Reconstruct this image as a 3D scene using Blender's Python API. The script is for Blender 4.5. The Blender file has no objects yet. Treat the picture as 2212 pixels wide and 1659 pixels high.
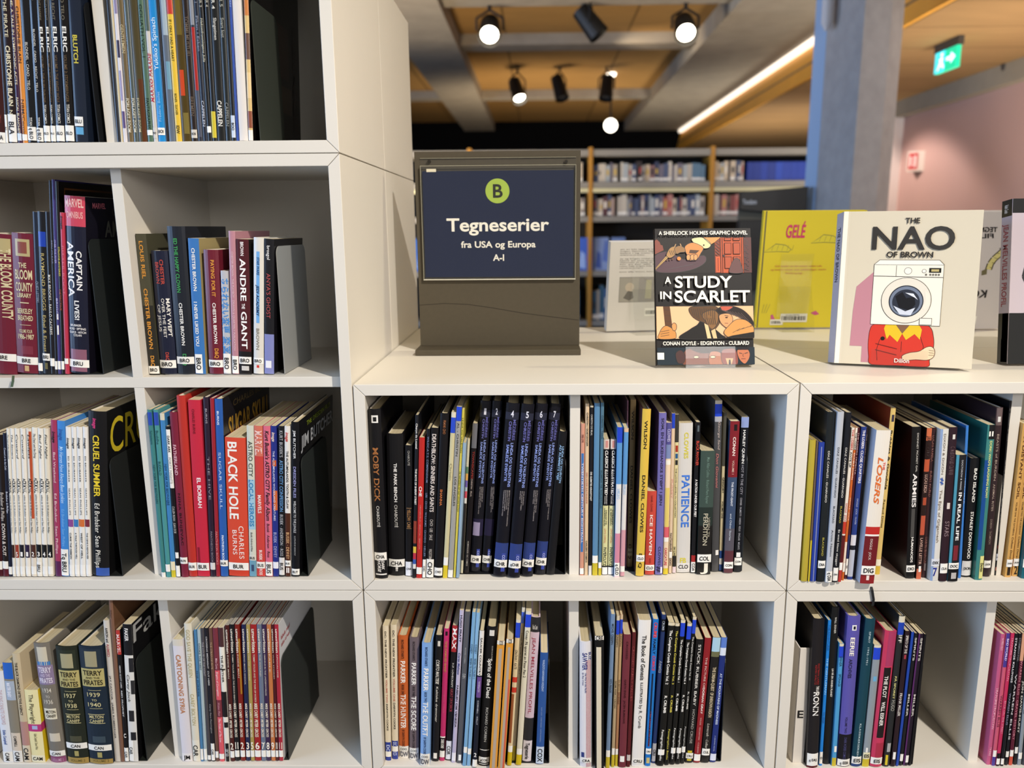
import bpy, bmesh, math, random
from mathutils import Vector, Matrix
random.seed(7)
SC = bpy.context.scene
COL = SC.collection
# ------------------------------------------------------------------ camera
W, H = 2212.0, 1659.0
ZC = 1.08                                   # height of the counter top above the floor
YAW, PIT, ROL = -0.01991756, 0.20247052, -0.00753289
CAM = Vector((0.29171568, -1.18417338, 0.23902737 + ZC))
FPX, PCX, PCY = 1666.59783, W/2 + 23.178, H/2 + 5.0246
_f = Vector((math.sin(YAW)*math.cos(PIT), math.cos(YAW)*math.cos(PIT), -math.sin(PIT)))
_r = Vector((math.cos(YAW), -math.sin(YAW), 0))
_u = _r.cross(_f)
CR = math.cos(ROL)*_r + math.sin(ROL)*_u
CU = -math.sin(ROL)*_r + math.cos(ROL)*_u
cam = bpy.data.cameras.new('camera')
camo = bpy.data.objects.new('camera', cam)
COL.objects.link(camo)
camo.matrix_world = Matrix(((CR.x, CU.x, -_f.x, CAM.x), (CR.y, CU.y, -_f.y, CAM.y), (CR.z, CU.z, -_f.z, CAM.z), (0, 0, 0, 1)))
cam.sensor_width = 36.0
cam.lens = FPX/W*36.0
cam.shift_x = -23.178/W
cam.shift_y = 5.0246/W
cam.clip_start, cam.clip_end = 0.05, 60
cam.dof.use_dof = True
cam.dof.focus_distance = 1.26
cam.dof.aperture_fstop = 3.2
SC.camera = camo
SC.cycles.transparent_max_bounces = 48
# ------------------------------------------------------------------ colour management, world, lights
SC.view_settings.view_transform = 'Standard'
SC.view_settings.look = 'None'
SC.view_settings.exposure = 0.0
SC.view_settings.gamma = 1.0
SC.view_settings.use_curve_mapping = False
wd = bpy.data.worlds.new('library_daylight')
SC.world = wd
wd.use_nodes = True
wd.node_tree.nodes['Background'].inputs[0].default_value = (1.0, 0.96, 0.92, 1)
wd.node_tree.nodes['Background'].inputs[1].default_value = 0.33

def aim(o, d):
    o.rotation_euler = Vector(d).to_track_quat('-Z', 'Y').to_euler()

def spot(name, loc, target, watt, col, size=75, blend=.6, rad=.05):
    l = bpy.data.lights.new(name, 'SPOT')
    l.energy, l.color, l.spot_size, l.spot_blend, l.shadow_soft_size = watt, col, math.radians(size), blend, rad
    o = bpy.data.objects.new(name, l); COL.objects.link(o)
    o.location = loc; aim(o, Vector(target) - Vector(loc))
    return o

def area(name, loc, target, watt, col, sx, sy):
    l = bpy.data.lights.new(name, 'AREA')
    l.shape, l.energy, l.color, l.size, l.size_y = 'RECTANGLE', watt, col, sx, sy
    o = bpy.data.objects.new(name, l); COL.objects.link(o)
    o.location = loc; aim(o, Vector(target) - Vector(loc))
    return o

WARM = (1.0, .80, .56)
NEUT = (1.0, .90, .76)
BLUE = (.40, .62, 1.0)
# ceiling spots over the aisle in front of the shelves
spot('aisle_spot', (1.42, -1.62, 3.05), (-.42, .1, -.45), 375, (1.0, .93, .84), 82, 1.0, .04)
spot('aisle_spot', (1.98, .55, 2.88), (.25, .3, 1.2), 62, (1.0, .88, .60), 84, .4, .04)
area('aisle_fill', (3.0, -4.3, 2.75), (.0, 0, .5), 118, (1.0, .96, .92), 3.4, 1.8)  # added soft fill behind the camera to lift fronts and interiors
# daylight through the windows on the left, in front of the shelves and beyond them
area('window_daylight', (-4.6, -1.6, 1.75), (1.0, -.2, 1.0), 190, BLUE, 2.6, 2.2)
area('window_daylight', (-4.6, 3.2, 1.7), (2.4, 3.2, 1.3), 150, BLUE, 3.0, 2.2)
# far room: ceiling lamps beyond the shelves, plus added fills for ceilings, pillar and fascia
spot('gallery_light', (-1.2, 4.0, 2.9), (.3, 6.0, 1.0), 13, NEUT, 110, .8, .2)
spot('gallery_light', (.9, 4.1, 2.9), (1.2, 6.0, 1.0), 13, NEUT, 110, .8, .2)
spot('gallery_light', (3.6, 1.5, 2.55), (2.1, 3.3, 1.5), 120, (1.0, .95, .92), 60, .6, .1)  # added fill, placed to brighten only the pillar's right face
spot('wall_washer', (3.1, 7.0, 2.55), (3.55, 7.0, 1.55), 120, (1.0, .85, .78), 104, .3, .15)
spot('wall_washer', (3.1, 3.3, 2.55), (3.55, 3.3, 1.55), 120, (1.0, .80, .62), 104, .3, .15)
spot('ceiling_fill', (-1.0, 3.8, .8), (-.2, 5.0, 3.1), 270, WARM, 122, .9, .4)  # added upward fill, stands in for bounce off floor and shelves
spot('ceiling_fill', (.2, 8.6, 1.2), (.2, 9.6, 3.1), 170, WARM, 125, .9, .4)  # added upward fill for the far end of the high ceiling
spot('gallery_light', (.9, 6.4, 2.9), (2.74, 7.2, 2.72), 30, WARM, 80, .8, .1)  # added fill aimed at the wood fascia
spot('ceiling_fill', (3.3, 8.6, .8), (3.3, 9.0, 2.6), 190, NEUT, 130, .9, .4)  # added upward fill for the far part of the low ceiling
spot('ceiling_fill', (3.3, 3.6, .8), (3.4, 4.6, 2.6), 260, NEUT, 120, .9, .4)  # added upward fill for the near part of the low ceiling

# ------------------------------------------------------------------ materials
def lin(h):
    h = h.lstrip('#')
    c = [int(h[i:i+2], 16)/255 for i in (0, 2, 4)]
    return tuple((x/12.92 if x <= .04045 else ((x+.055)/1.055)**2.4) for x in c)
_M = {}
def mat(h, rough=.4, spec=.4, metal=0, noise=0, bump=0, scale=40, emit=0, gain=1.0):
    k = (h, rough, spec, metal, noise, bump, scale, emit)
    if k in _M: return _M[k]
    m = bpy.data.materials.new('m_' + h)
    m.use_nodes = True
    nt = m.node_tree; b = nt.nodes['Principled BSDF']
    c = lin(h)
    b.inputs['Base Color'].default_value = (*c, 1)
    b.inputs['Roughness'].default_value = rough
    b.inputs['Specular IOR Level'].default_value = spec
    b.inputs['Metallic'].default_value = metal
    if noise or bump:
        tc = nt.nodes.new('ShaderNodeTexCoord'); n = nt.nodes.new('ShaderNodeTexNoise')
        n.inputs['Scale'].default_value = scale; n.inputs['Detail'].default_value = 5
        nt.links.new(tc.outputs['Object'], n.inputs['Vector'])
        if noise:
            r = nt.nodes.new('ShaderNodeMixRGB'); r.blend_type = 'MIX'
            r.inputs[1].default_value = (*[x*(1-noise) for x in c], 1)
            r.inputs[2].default_value = (*[min(1, x*(1+noise)) for x in c], 1)
            nt.links.new(n.outputs['Fac'], r.inputs[0]); nt.links.new(r.outputs[0], b.inputs['Base Color'])
        if bump:
            bp = nt.nodes.new('ShaderNodeBump'); bp.inputs['Strength'].default_value = bump; bp.inputs['Distance'].default_value = .002
            nt.links.new(n.outputs['Fac'], bp.inputs['Height']); nt.links.new(bp.outputs[0], b.inputs['Normal'])
    if emit:
        b.inputs['Emission Color'].default_value = (*c, 1)
        b.inputs['Emission Strength'].default_value = emit
    _M[k] = m
    return m

def paper_mat(h):
    k = ('paper', h)
    if k in _M: return _M[k]
    m = bpy.data.materials.new('paper_' + h); m.use_nodes = True
    nt = m.node_tree; b = nt.nodes['Principled BSDF']; c = lin(h)
    tc = nt.nodes.new('ShaderNodeTexCoord'); mp = nt.nodes.new('ShaderNodeMapping'); n = nt.nodes.new('ShaderNodeTexNoise')
    mp.inputs['Scale'].default_value = (900, 3, 3); n.inputs['Scale'].default_value = 1.0; n.inputs['Detail'].default_value = 3
    nt.links.new(tc.outputs['Object'], mp.inputs[0]); nt.links.new(mp.outputs[0], n.inputs['Vector'])
    r = nt.nodes.new('ShaderNodeMixRGB')
    r.inputs[1].default_value = (*[x*.62 for x in c], 1); r.inputs[2].default_value = (*[min(1, x*1.2) for x in c], 1)
    nt.links.new(n.outputs['Fac'], r.inputs[0]); nt.links.new(r.outputs[0], b.inputs['Base Color'])
    b.inputs['Roughness'].default_value = .85
    _M[k] = m
    return m

def acrylic():
    if 'acr' in _M: return _M['acr']
    m = bpy.data.materials.new('clear_acrylic'); m.use_nodes = True
    nt = m.node_tree; nt.nodes.remove(nt.nodes['Principled BSDF']); out = nt.nodes['Material Output']
    t = nt.nodes.new('ShaderNodeBsdfTransparent'); t.inputs[0].default_value = (.985, .988, .985, 1)
    g = nt.nodes.new('ShaderNodeBsdfGlossy'); g.inputs['Roughness'].default_value = .004
    lw = nt.nodes.new('ShaderNodeLayerWeight'); lw.inputs[0].default_value = .5
    pw = nt.nodes.new('ShaderNodeMath'); pw.operation = 'POWER'; pw.inputs[1].default_value = 4
    fr = nt.nodes.new('ShaderNodeMath'); fr.operation = 'MULTIPLY_ADD'; fr.inputs[1].default_value = .5; fr.inputs[2].default_value = .035
    nt.links.new(lw.outputs['Facing'], pw.inputs[0]); nt.links.new(pw.outputs[0], fr.inputs[0])
    mx = nt.nodes.new('ShaderNodeMixShader')
    nt.links.new(fr.outputs[0], mx.inputs[0]); nt.links.new(t.outputs[0], mx.inputs[1]); nt.links.new(g.outputs[0], mx.inputs[2])
    nt.links.new(mx.outputs[0], out.inputs[0])
    _M['acr'] = m
    return m

# ------------------------------------------------------------------ mesh helpers
class MB:
    """collects faces with a material each; build() links them as ONE mesh object"""
    def __init__(s): s.v = []; s.f = []; s.m = []; s.mats = []
    def mi(s, m):
        if m not in s.mats: s.mats.append(m)
        return s.mats.index(m)
    def poly(s, pts, m):
        i = len(s.v); s.v += [tuple(p) for p in pts]; s.f.append(list(range(i, i+len(pts)))); s.m.append(s.mi(m))
    def mesh(s, vs, fs, m):
        i = len(s.v); s.v += [tuple(p) for p in vs]; k = s.mi(m)
        for f in fs: s.f.append([i+a for a in f]); s.m.append(k)
    def box(s, x0, x1, y0, y1, z0, z1, m):
        v = [(x0,y0,z0),(x1,y0,z0),(x1,y1,z0),(x0,y1,z0),(x0,y0,z1),(x1,y0,z1),(x1,y1,z1),(x0,y1,z1)]
        s.mesh(v, [(3,2,1,0),(4,5,6,7),(0,1,5,4),(1,2,6,5),(2,3,7,6),(3,0,4,7)], m)
    def prism(s, pts, axis, a, b, m):
        """pts 2D loop extruded along axis ('x','y','z') from a to b"""
        def P(p, t):
            return {'x': (t, p[0], p[1]), 'y': (p[0], t, p[1]), 'z': (p[0], p[1], t)}[axis]
        n = len(pts); v = [P(p, a) for p in pts] + [P(p, b) for p in pts]
        f = [tuple(range(n)), tuple(range(2*n-1, n-1, -1))] + [(i, n+i, n+(i+1) % n, (i+1) % n) for i in range(n)]
        s.mesh(v, f, m)
    def tube(s, p, q, r, m, n=14, r2=None, cap=True):
        p, q = Vector(p), Vector(q); d = (q-p).normalized(); r2 = r if r2 is None else r2
        a = d.orthogonal().normalized(); b = d.cross(a)
        v = []
        for c, rr in ((p, r), (q, r2)):
            v += [c + rr*(math.cos(2*math.pi*i/n)*a + math.sin(2*math.pi*i/n)*b) for i in range(n)]
        f = [(i, (i+1) % n, n+(i+1) % n, n+i) for i in range(n)]
        if cap: f += [tuple(range(n-1, -1, -1)), tuple(range(n, 2*n))]
        s.mesh(v, f, m)
    def build(s, name, parent=None, bevel=0, smooth=False):
        me = bpy.data.meshes.new(name); me.from_pydata(s.v, [], s.f)
        for m in s.mats: me.materials.append(m)
        me.polygons.foreach_set('material_index', s.m)
        bm = bmesh.new(); bm.from_mesh(me)
        bmesh.ops.recalc_face_normals(bm, faces=bm.faces)
        if bevel:
            es = [e for e in bm.edges if e.is_manifold and e.calc_face_angle(0) > .5]
            bmesh.ops.bevel(bm, geom=es, offset=bevel, segments=2, affect='EDGES', profile=.6)
        bm.to_mesh(me); bm.free()
        if smooth:
            me.polygons.foreach_set('use_smooth', [True]*len(me.polygons))
        o = bpy.data.objects.new(name, me); COL.objects.link(o)
        if parent: o.parent = parent
        return o
    def raw(s, name, parent=None):
        me = bpy.data.meshes.new(name); me.from_pydata(s.v, [], s.f)
        for m in s.mats: me.materials.append(m)
        me.polygons.foreach_set('material_index', s.m)
        o = bpy.data.objects.new(name, me); COL.objects.link(o)
        if parent: o.parent = parent
        return o

def thing(name, label, cat, loc=(0, 0, 0), rot=(0, 0, 0), group=None):
    o = bpy.data.objects.new(name, None); COL.objects.link(o)
    o.empty_display_size = .05
    o.location = loc; o.rotation_euler = rot
    return tag(o, label, cat, group)
def tag(o, label, cat, group=None):
    o['label'] = label; o['category'] = cat
    if group: o['group'] = group
    return o
def struct(o, label=None):
    o['kind'] = 'structure'
    if label: o['label'] = label
    return o

# ------------------------------------------------------------------ lettering: glyph meshes of the built-in font
_G = {}
CHARS = ''.join(chr(i) for i in range(33, 127)) + 'ÆØÅæøåÉéÈèíÍÖöÄäü·•–&çñ図あられない変更不思議'
def glyphs():
    for wt, off in (('r', .006), ('b', .021)):
        obs = []
        for ch in CHARS:
            for body in (ch, ch + 'I'):
                c = bpy.data.curves.new('g', 'FONT'); c.body = body; c.resolution_u = 4; c.offset = off; c.fill_mode = 'FRONT'
                o = bpy.data.objects.new('g', c); COL.objects.link(o); obs.append((ch, body, o))
        dg = bpy.context.evaluated_depsgraph_get(); dg.update()
        iw = None
        got = {}
        for ch, body, o in obs:
            me = bpy.data.meshes.new_from_object(o.evaluated_get(dg))
            got[body] = ([(v.co.x, v.co.y) for v in me.vertices], [tuple(p.vertices) for p in me.polygons])
            bpy.data.meshes.remove(me)
        imax = max(x for x, y in got['I'][0])
        for ch in CHARS:
            v, f = got[ch]
            adv = max((x for x, y in got[ch+'I'][0]), default=.5) - imax
            _G[(ch, wt)] = (v, f, adv)
        for ch, body, o in obs:
            c = o.data; bpy.data.objects.remove(o); bpy.data.curves.remove(c)
glyphs()
def text_geo(s, bold=False, track=0.0, shear=0.0):
    """unit text: x runs 0..1 over the whole string, y 0 (baseline) .. 1 (cap height); returns verts, faces, aspect (length / cap height)"""
    wt = 'b' if bold else 'r'; x = 0; V = []; F = []
    for ch in s:
        if ch == ' ': x += .30 + track; continue
        v, f, adv = _G.get((ch, wt), _G[('-', wt)])
        i = len(V); V += [(x + a + shear*b, b) for a, b in v]; F += [tuple(i+k for k in q) for q in f]
        x += adv + track
    if not V: return [], [], 1
    x0 = min(a for a, b in V); x1 = max(a for a, b in V); cap = .70
    L = max(x1-x0, 1e-4)
    return [((a-x0)/L, b/cap) for a, b in V], F, L/cap

def put_text(mb, s, org, right, up, m, bold=False, shear=0.0, track=0.0):
    """text box: org = left end of the baseline, right spans the whole length, up spans the cap height (world or local vectors)"""
    V, F, a = text_geo(s, bold, track, shear)
    org, right, up = Vector(org), Vector(right), Vector(up)
    mb.mesh([org + right*x + up*y for x, y in V], F, m)

# ------------------------------------------------------------------ photo frame -> place
def ray(px, py):
    return (_f + CR*((px-PCX)/FPX) - CU*((py-PCY)/FPX))
def at_y(px, py, Y):
    d = ray(px, py); return CAM + d*((Y-CAM.y)/d.y)
def at_z(px, py, Z):
    d = ray(px, py); return CAM + d*((Z-CAM.z)/d.z)
def at_x(px, py, X):
    d = ray(px, py); return CAM + d*((X-CAM.x)/d.x)
# ================================================================== the room
CONC = mat('9a9285', .85, .3, noise=.22, bump=.25, scale=6)
CONC2 = mat('8d867f', .85, .3, noise=.16, bump=.2, scale=9)
def plank_mat(h, sx, sy, line=.5):
    """wood boards with darker joints every sx (x) and sy (y) metres"""
    m = bpy.data.materials.new('boards_' + h); m.use_nodes = True
    nt = m.node_tree; b = nt.nodes['Principled BSDF']; c = lin(h)
    tc = nt.nodes.new('ShaderNodeTexCoord'); mp = nt.nodes.new('ShaderNodeMapping')
    br = nt.nodes.new('ShaderNodeTexBrick')
    br.offset = 0; br.inputs['Scale'].default_value = 1
    br.inputs['Color1'].default_value = (*c, 1); br.inputs['Color2'].default_value = (*[x*.86 for x in c], 1)
    br.inputs['Mortar'].default_value = (*[x*line for x in c], 1)
    br.inputs['Mortar Size'].default_value = .012; br.inputs['Brick Width'].default_value = sx; br.inputs['Row Height'].default_value = sy
    n = nt.nodes.new('ShaderNodeTexNoise'); n.inputs['Scale'].default_value = 3
    mp2 = nt.nodes.new('ShaderNodeMapping'); mp2.inputs['Scale'].default_value = (1, 12, 1)
    mx = nt.nodes.new('ShaderNodeMixRGB'); mx.blend_type = 'MULTIPLY'; mx.inputs[0].default_value = .35
    nt.links.new(tc.outputs['Object'], mp.inputs[0]); nt.links.new(mp.outputs[0], br.inputs['Vector'])
    nt.links.new(tc.outputs['Object'], mp2.inputs[0]); nt.links.new(mp2.outputs[0], n.inputs['Vector'])
    nt.links.new(br.outputs['Color'], mx.inputs[1]); nt.links.new(n.outputs['Fac'], mx.inputs[2])
    nt.links.new(mx.outputs[0], b.inputs['Base Color'])
    b.inputs['Roughness'].default_value = .75; b.inputs['Specular IOR Level'].default_value = .15
    return m
WOODC = plank_mat('bb9258', 1.15, 2.4, .45)
WOODL = plank_mat('b08c60', 30, .62, .6)
FASC = mat('e2a23c', .5, .4, noise=.12, scale=3)
def sbox(name, x0, x1, y0, y1, z0, z1, m, bev=0):
    b = MB(); b.box(x0, x1, y0, y1, z0, z1, m)
    return struct(b.build(name, bevel=bev))
sbox('floor', -5, 6, -4, 13.0, -.1, 0, mat('6f6a62', .6, .4, noise=.12, scale=12))
sbox('ceiling', -5, 3.0, -4, 13.0, 3.12, 3.22, WOODC)
sbox('ceiling_low', 2.73, 6, -4, 13.0, 2.6, 2.75, WOODL)
sbox('wall_back', -5, 6, 12.8, 13.0, 0, 3.12, mat('0b0b0c', .9, .1))
# concrete beams under the high ceiling: along the room and across it
for i, (y0, y1) in enumerate(((-1.2, -.75), (1.6, 2.05), (4.7, 5.34), (6.62, 6.90), (9.66, 9.90))):
    sbox('trim_%d' % (i+1), -5, 2.0, y0, y1, 3.02, 3.12, CONC)
sbox('trim_7', -.96, -.44, -4, 12.8, 2.97, 3.12, CONC)
sbox('trim_8', 1.8, 2.79, -4, 12.8, 2.95, 3.12, CONC)
b = MB(); b.prism([(2.70, 2.6), (2.74, 2.6), (2.82, 2.9), (2.77, 2.9)], 'y', -4, 12.8, FASC); struct(b.build('trim_9'))
# white light strip along the lower edge of the concrete beam
b = MB(); b.box(2.72, 2.79, -2, 12.7, 2.90, 2.946, mat('fff0dc', .5, .3, emit=1.5))
tag(b.build('light_strip'), 'long white light strip along the edge of the concrete beam', 'light')
# wall on the right with its grey beam on top and pale end face
PINK = mat('c4a096', .75, .3, noise=.04, scale=2)
sbox('wall_right', 4.2, 4.5, -3.5, 7.6, 0, 2.47, PINK)
sbox('trim_10', 4.1, 4.2, -3.5, 8.1, 2.44, 2.6, mat('9d9484', .7, .3, noise=.1, scale=8))
sbox('trim_11', 4.09, 4.2, 7.5, 7.62, 0, 2.44, mat('e6dcd6', .5, .4))
# left wall with a wide window that lets the daylight in
b = MB(); WL = mat('cfc9c0', .8, .3, noise=.03, scale=3)
b.box(-5.05, -4.95, -4, 13, 0, .6, WL); b.box(-5.05, -4.95, -4, 13, 2.9, 3.12, WL)
for y0, y1 in ((-4, -3.1), (-.1, 1.5), (5.0, 13)): b.box(-5.05, -4.95, y0, y1, .6, 2.9, WL)
struct(b.build('wall_left'))
for i, (y0, y1) in enumerate(((-3.1, -.1), (1.5, 5.0))):
    b = MB(); g = mat('e8e6e2', .4)
    for z in (.6, 2.84): b.box(-5.0, -4.94, y0, y1, z, z+.06, g)
    for y in (y0, (y0+y1)/2-.03, y1-.06): b.box(-5.0, -4.94, y, y+.06, .66, 2.84, g)
    w = struct(b.build('window_%d' % (i+1)))
    b = MB(); b.box(-4.985, -4.98, y0+.05, y1-.05, .65, 2.85, acrylic()); b.build('window_glass', w)
# concrete pillar standing in the room: four-sided with a cut corner, a pale painted steel flat on its left
def vpoly(name, pts, z0, z1, m):
    b = MB(); b.prism(pts, 'z', z0, z1, m); return b.build(name)
pl = [at_y(1776, 250, 3.55), at_y(1851, 250, 3.22), at_y(1908, 250, 3.27), at_y(1934, 250, 3.36)]
pts = [(p.x, p.y) for p in pl]
pts += [(pts[3][0]-.06, pts[3][1]+.36), (pts[0][0]+.02, pts[0][1]+.22)]
struct(vpoly('concrete_pillar', pts, 0, 2.95, mat('a29d9a', .8, .3, noise=.2, bump=.35, scale=14)), 'square concrete pillar with a cut corner')
a, c = at_y(1748, 250, 3.62), at_y(1776, 250, 3.57)
struct(vpoly('trim_12', [(a.x, a.y), (c.x, c.y), (c.x+.01, c.y+.05), (a.x+.02, a.y+.06)], 0, 2.95, mat('9db4d2', .6, .3)))  # blue window light is put into the pale flat's colour

# ================================================================== shelf units
WHITE = mat('dcd6ca', .42, .45, noise=.025, scale=5)
T = .018
def panel(par, name, pts, y0, y1, bev=.0009):
    b = MB(); b.prism(pts, 'y', y0, y1, WHITE)
    return b.build(name, par, bevel=bev)
def shelf_unit(x0, x1, z0, z1, y0, y1, label, group, div=None, shelf=None, back=True):
    g = .0004
    u = thing('shelf_unit', label, 'shelf unit', ((x0+x1)/2, y0, z0), group=group)
    cx, cz = (x0+x1)/2, z0
    X0, X1, Z1, D = x0-cx+.001, x1-cx-.001, z1-z0, y1-y0-.001
    a, e = .0005, Z1-.0005
    panel(u, 'top_panel', [(X0+g, e), (X1-g, e), (X1-T-g, e-T), (X0+T+g, e-T)], 0, D)
    panel(u, 'bottom_panel', [(X0+g, a), (X0+T+g, a+T), (X1-T-g, a+T), (X1-g, a)], 0, D)
    panel(u, 'side_panel', [(X0, a+g), (X0, e-g), (X0+T, e-T-g), (X0+T, a+T+g)], 0, D)
    panel(u, 'side_panel', [(X1, a+g), (X1-T, a+T+g), (X1-T, e-T-g), (X1, e-g)], 0, D)
    if back:
        panel(u, 'back_panel', [(X0+T, a+T), (X1-T, a+T), (X1-T, e-T), (X0+T, e-T)], D-.014, D-.004, 0)
    sz = [a+T] + ([s-z0 for s in (shelf or [])]) + [e-T]
    for s in (shelf or []):
        panel(u, 'shelf_board', [(X0+T, s-z0-.0085), (X1-T, s-z0-.0085), (X1-T, s-z0+.0085), (X0+T, s-z0+.0085)], .021, D-.014, .0006)
    if div is not None:
        for i in range(len(sz)-1):
            l = sz[i] + (.0085 if 0 < i else 0); h = sz[i+1] - (.0085 if i+1 < len(sz)-1 else 0)
            panel(u, 'divider', [(div-cx-.0082, l), (div-cx+.0082, l), (div-cx+.0082, h), (div-cx-.0082, h)], .0215, D-.014, .0006)
    return u
G = 'white shelf units built up side by side'
DL = -.3505
shelf_unit(-.70, 0, ZC+.35, ZC+.70, 0, .35, 'white two-compartment shelf unit, topmost of the tall left column', G, DL)
shelf_unit(-.70, 0, ZC-.35, ZC+.35, 0, .35, 'tall white four-compartment shelf unit left of the dark sign stand', G, DL, [ZC])
shelf_unit(-.70, 0, ZC-.70, ZC-.35, 0, .35, 'white shelf unit holding the grey and navy archive volumes', G, DL)
shelf_unit(0, .70, ZC-.35, ZC, 0, .35, 'white shelf unit under the sign stand, top of the middle stack', G, .3515)
shelf_unit(0, .70, ZC-.70, ZC-.35, 0, .35, 'white shelf unit second from the top in the middle stack', G, .3515)
shelf_unit(.70, 1.40, ZC-.35, ZC, 0, .35, 'white shelf unit under the washing machine book', G, 1.0505)
shelf_unit(.70, 1.40, ZC-.70, ZC-.35, 0, .35, 'white shelf unit with the letter E divider', G, 1.0505)
for x0, w in ((-.70, 'left'), (0, 'middle'), (.70, 'right')):
    shelf_unit(x0, x0+.70, .03, ZC-.70, 0, .35, 'white shelf unit at the foot of the %s stack' % w, G)
    shelf_unit(x0, x0+.70, .03, ZC-.35, .35, .70, 'white shelf unit behind the foot of the %s stack' % w, G)
shelf_unit(-.70, 0, ZC+.35, ZC+.70, .35, .70, 'white shelf unit behind the topmost one of the left column', G)
shelf_unit(-.70, 0, ZC-.35, ZC+.35, .35, .70, 'white shelf unit behind the tall four-compartment one', G)
shelf_unit(0, .70, ZC-.35, ZC, .35, .70, 'white shelf unit behind the sign stand, under the pale back-cover book', G)
shelf_unit(.70, 1.40, ZC-.35, ZC, .35, .70, 'white shelf unit under the yellow display book', G)
b = MB(); b.box(-.69, 1.39, .03, .67, 0, .03, mat('2b2b2b', .7)); b.build('plinth')
tag(bpy.data.objects['plinth'], 'dark low plinth under the white shelf units', 'plinth')

# ================================================================== books
CELL = {  # name, shelf height, default bottom pixel row, depth when the eye is below the shelf
 'A': ('top-row first compartment', ZC+.3685, None), 'B': ('top-row second compartment', ZC+.3685, None),
 'C': ('second-row first compartment', ZC+.0087, 810), 'D': ('second-row second compartment', ZC+.0087, 810),
 'E': ('third-row first compartment', ZC-.3314, 1247), 'F': ('third-row second compartment', ZC-.3314, 1247),
 'I': ('third-row third compartment', ZC-.3314, 1249), 'J': ('third-row fourth compartment', ZC-.3314, 1243),
 'K': ('third-row fifth compartment', ZC-.3314, 1256), 'P': ('third-row sixth compartment', ZC-.3314, 1256),
 'G': ('bottom-row first compartment', ZC-.6814, 1647), 'H': ('bottom-row second compartment', ZC-.6814, 1645),
 'L': ('bottom-row third compartment', ZC-.6814, 1648), 'M': ('bottom-row fourth compartment', ZC-.6814, 1652),
 'N': ('bottom-row fifth compartment', ZC-.6814, 1650), 'O': ('bottom-row sixth compartment', ZC-.6814, 1652)}
ORD = ('first second third fourth fifth sixth seventh eighth ninth tenth eleventh twelfth thirteenth fourteenth fifteenth sixteenth '
       'seventeenth eighteenth nineteenth twentieth twenty-first twenty-second twenty-third twenty-fourth twenty-fifth twenty-sixth').split()
CN = {'w': 'efe9dd', 'k': '141414', 'y': 'e8c93a', 'r': 'b8302c', 'b': '2f55a8', 'c': 'e6d9b4', 'o': 'e0792c', 'g': '8a8a84', 'p': 'd88aa0', 'l': '8fb0dc', 'v': '6a62a8', 'n': '1c2540', 't': '8a6a44'}
def hx(c): return CN.get(c, c)
STICK = mat('f1eee6', .45, .4)
INK = mat('1c1a1a', .5, .3)
PAGES = [paper_mat(h) for h in ('d9cba6', 'c9bb98', 'e6dfcf', 'a9a49a')]

def spine_strip(mb, w, b, off, z0, z1, m, xa=-1, xb=1, n=6):
    vs = []
    for i in range(n+1):
        s = xa + (xb-xa)*i/n
        vs += [(s*w, b*s*s - off, z0), (s*w, b*s*s - off, z1)]
    mb.mesh(vs, [(2*i, 2*i+2, 2*i+3, 2*i+1) for i in range(n)], m)

def spine_text(mb, w, b, h, spec):
    """TEXT~t0~t1~colour~flags~x0~x1 : t runs down the spine 0..1, x across it 0..1"""
    p = spec.split('~'); s, t0, t1, c = p[0], float(p[1]), float(p[2]), p[3]
    fl = p[4] if len(p) > 4 else ''
    x0 = float(p[5]) if len(p) > 5 else .22; x1 = float(p[6]) if len(p) > 6 else .78
    V, F, a = text_geo(s, 'b' in fl, .05 if 'x' in fl else 0, .22 if 'i' in fl else 0)
    m = mat(hx(c), .4)
    lo, hi = -w + 2*w*x0, -w + 2*w*x1
    L = (t1-t0)*h
    vs = []
    for x, y in V:
        if 'h' in fl: X, Z = lo + (hi-lo)*x, h*(1-t1) + y*L
        elif 'u' in fl: X, Z = hi - (hi-lo)*y, h*(1-t1) + x*L
        else: X, Z = lo + (hi-lo)*y, h*(1-t0) - x*L
        vs.append((X, b*(X/w)**2 - .00045, Z))
    mb.mesh(vs, F, m)

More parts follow.
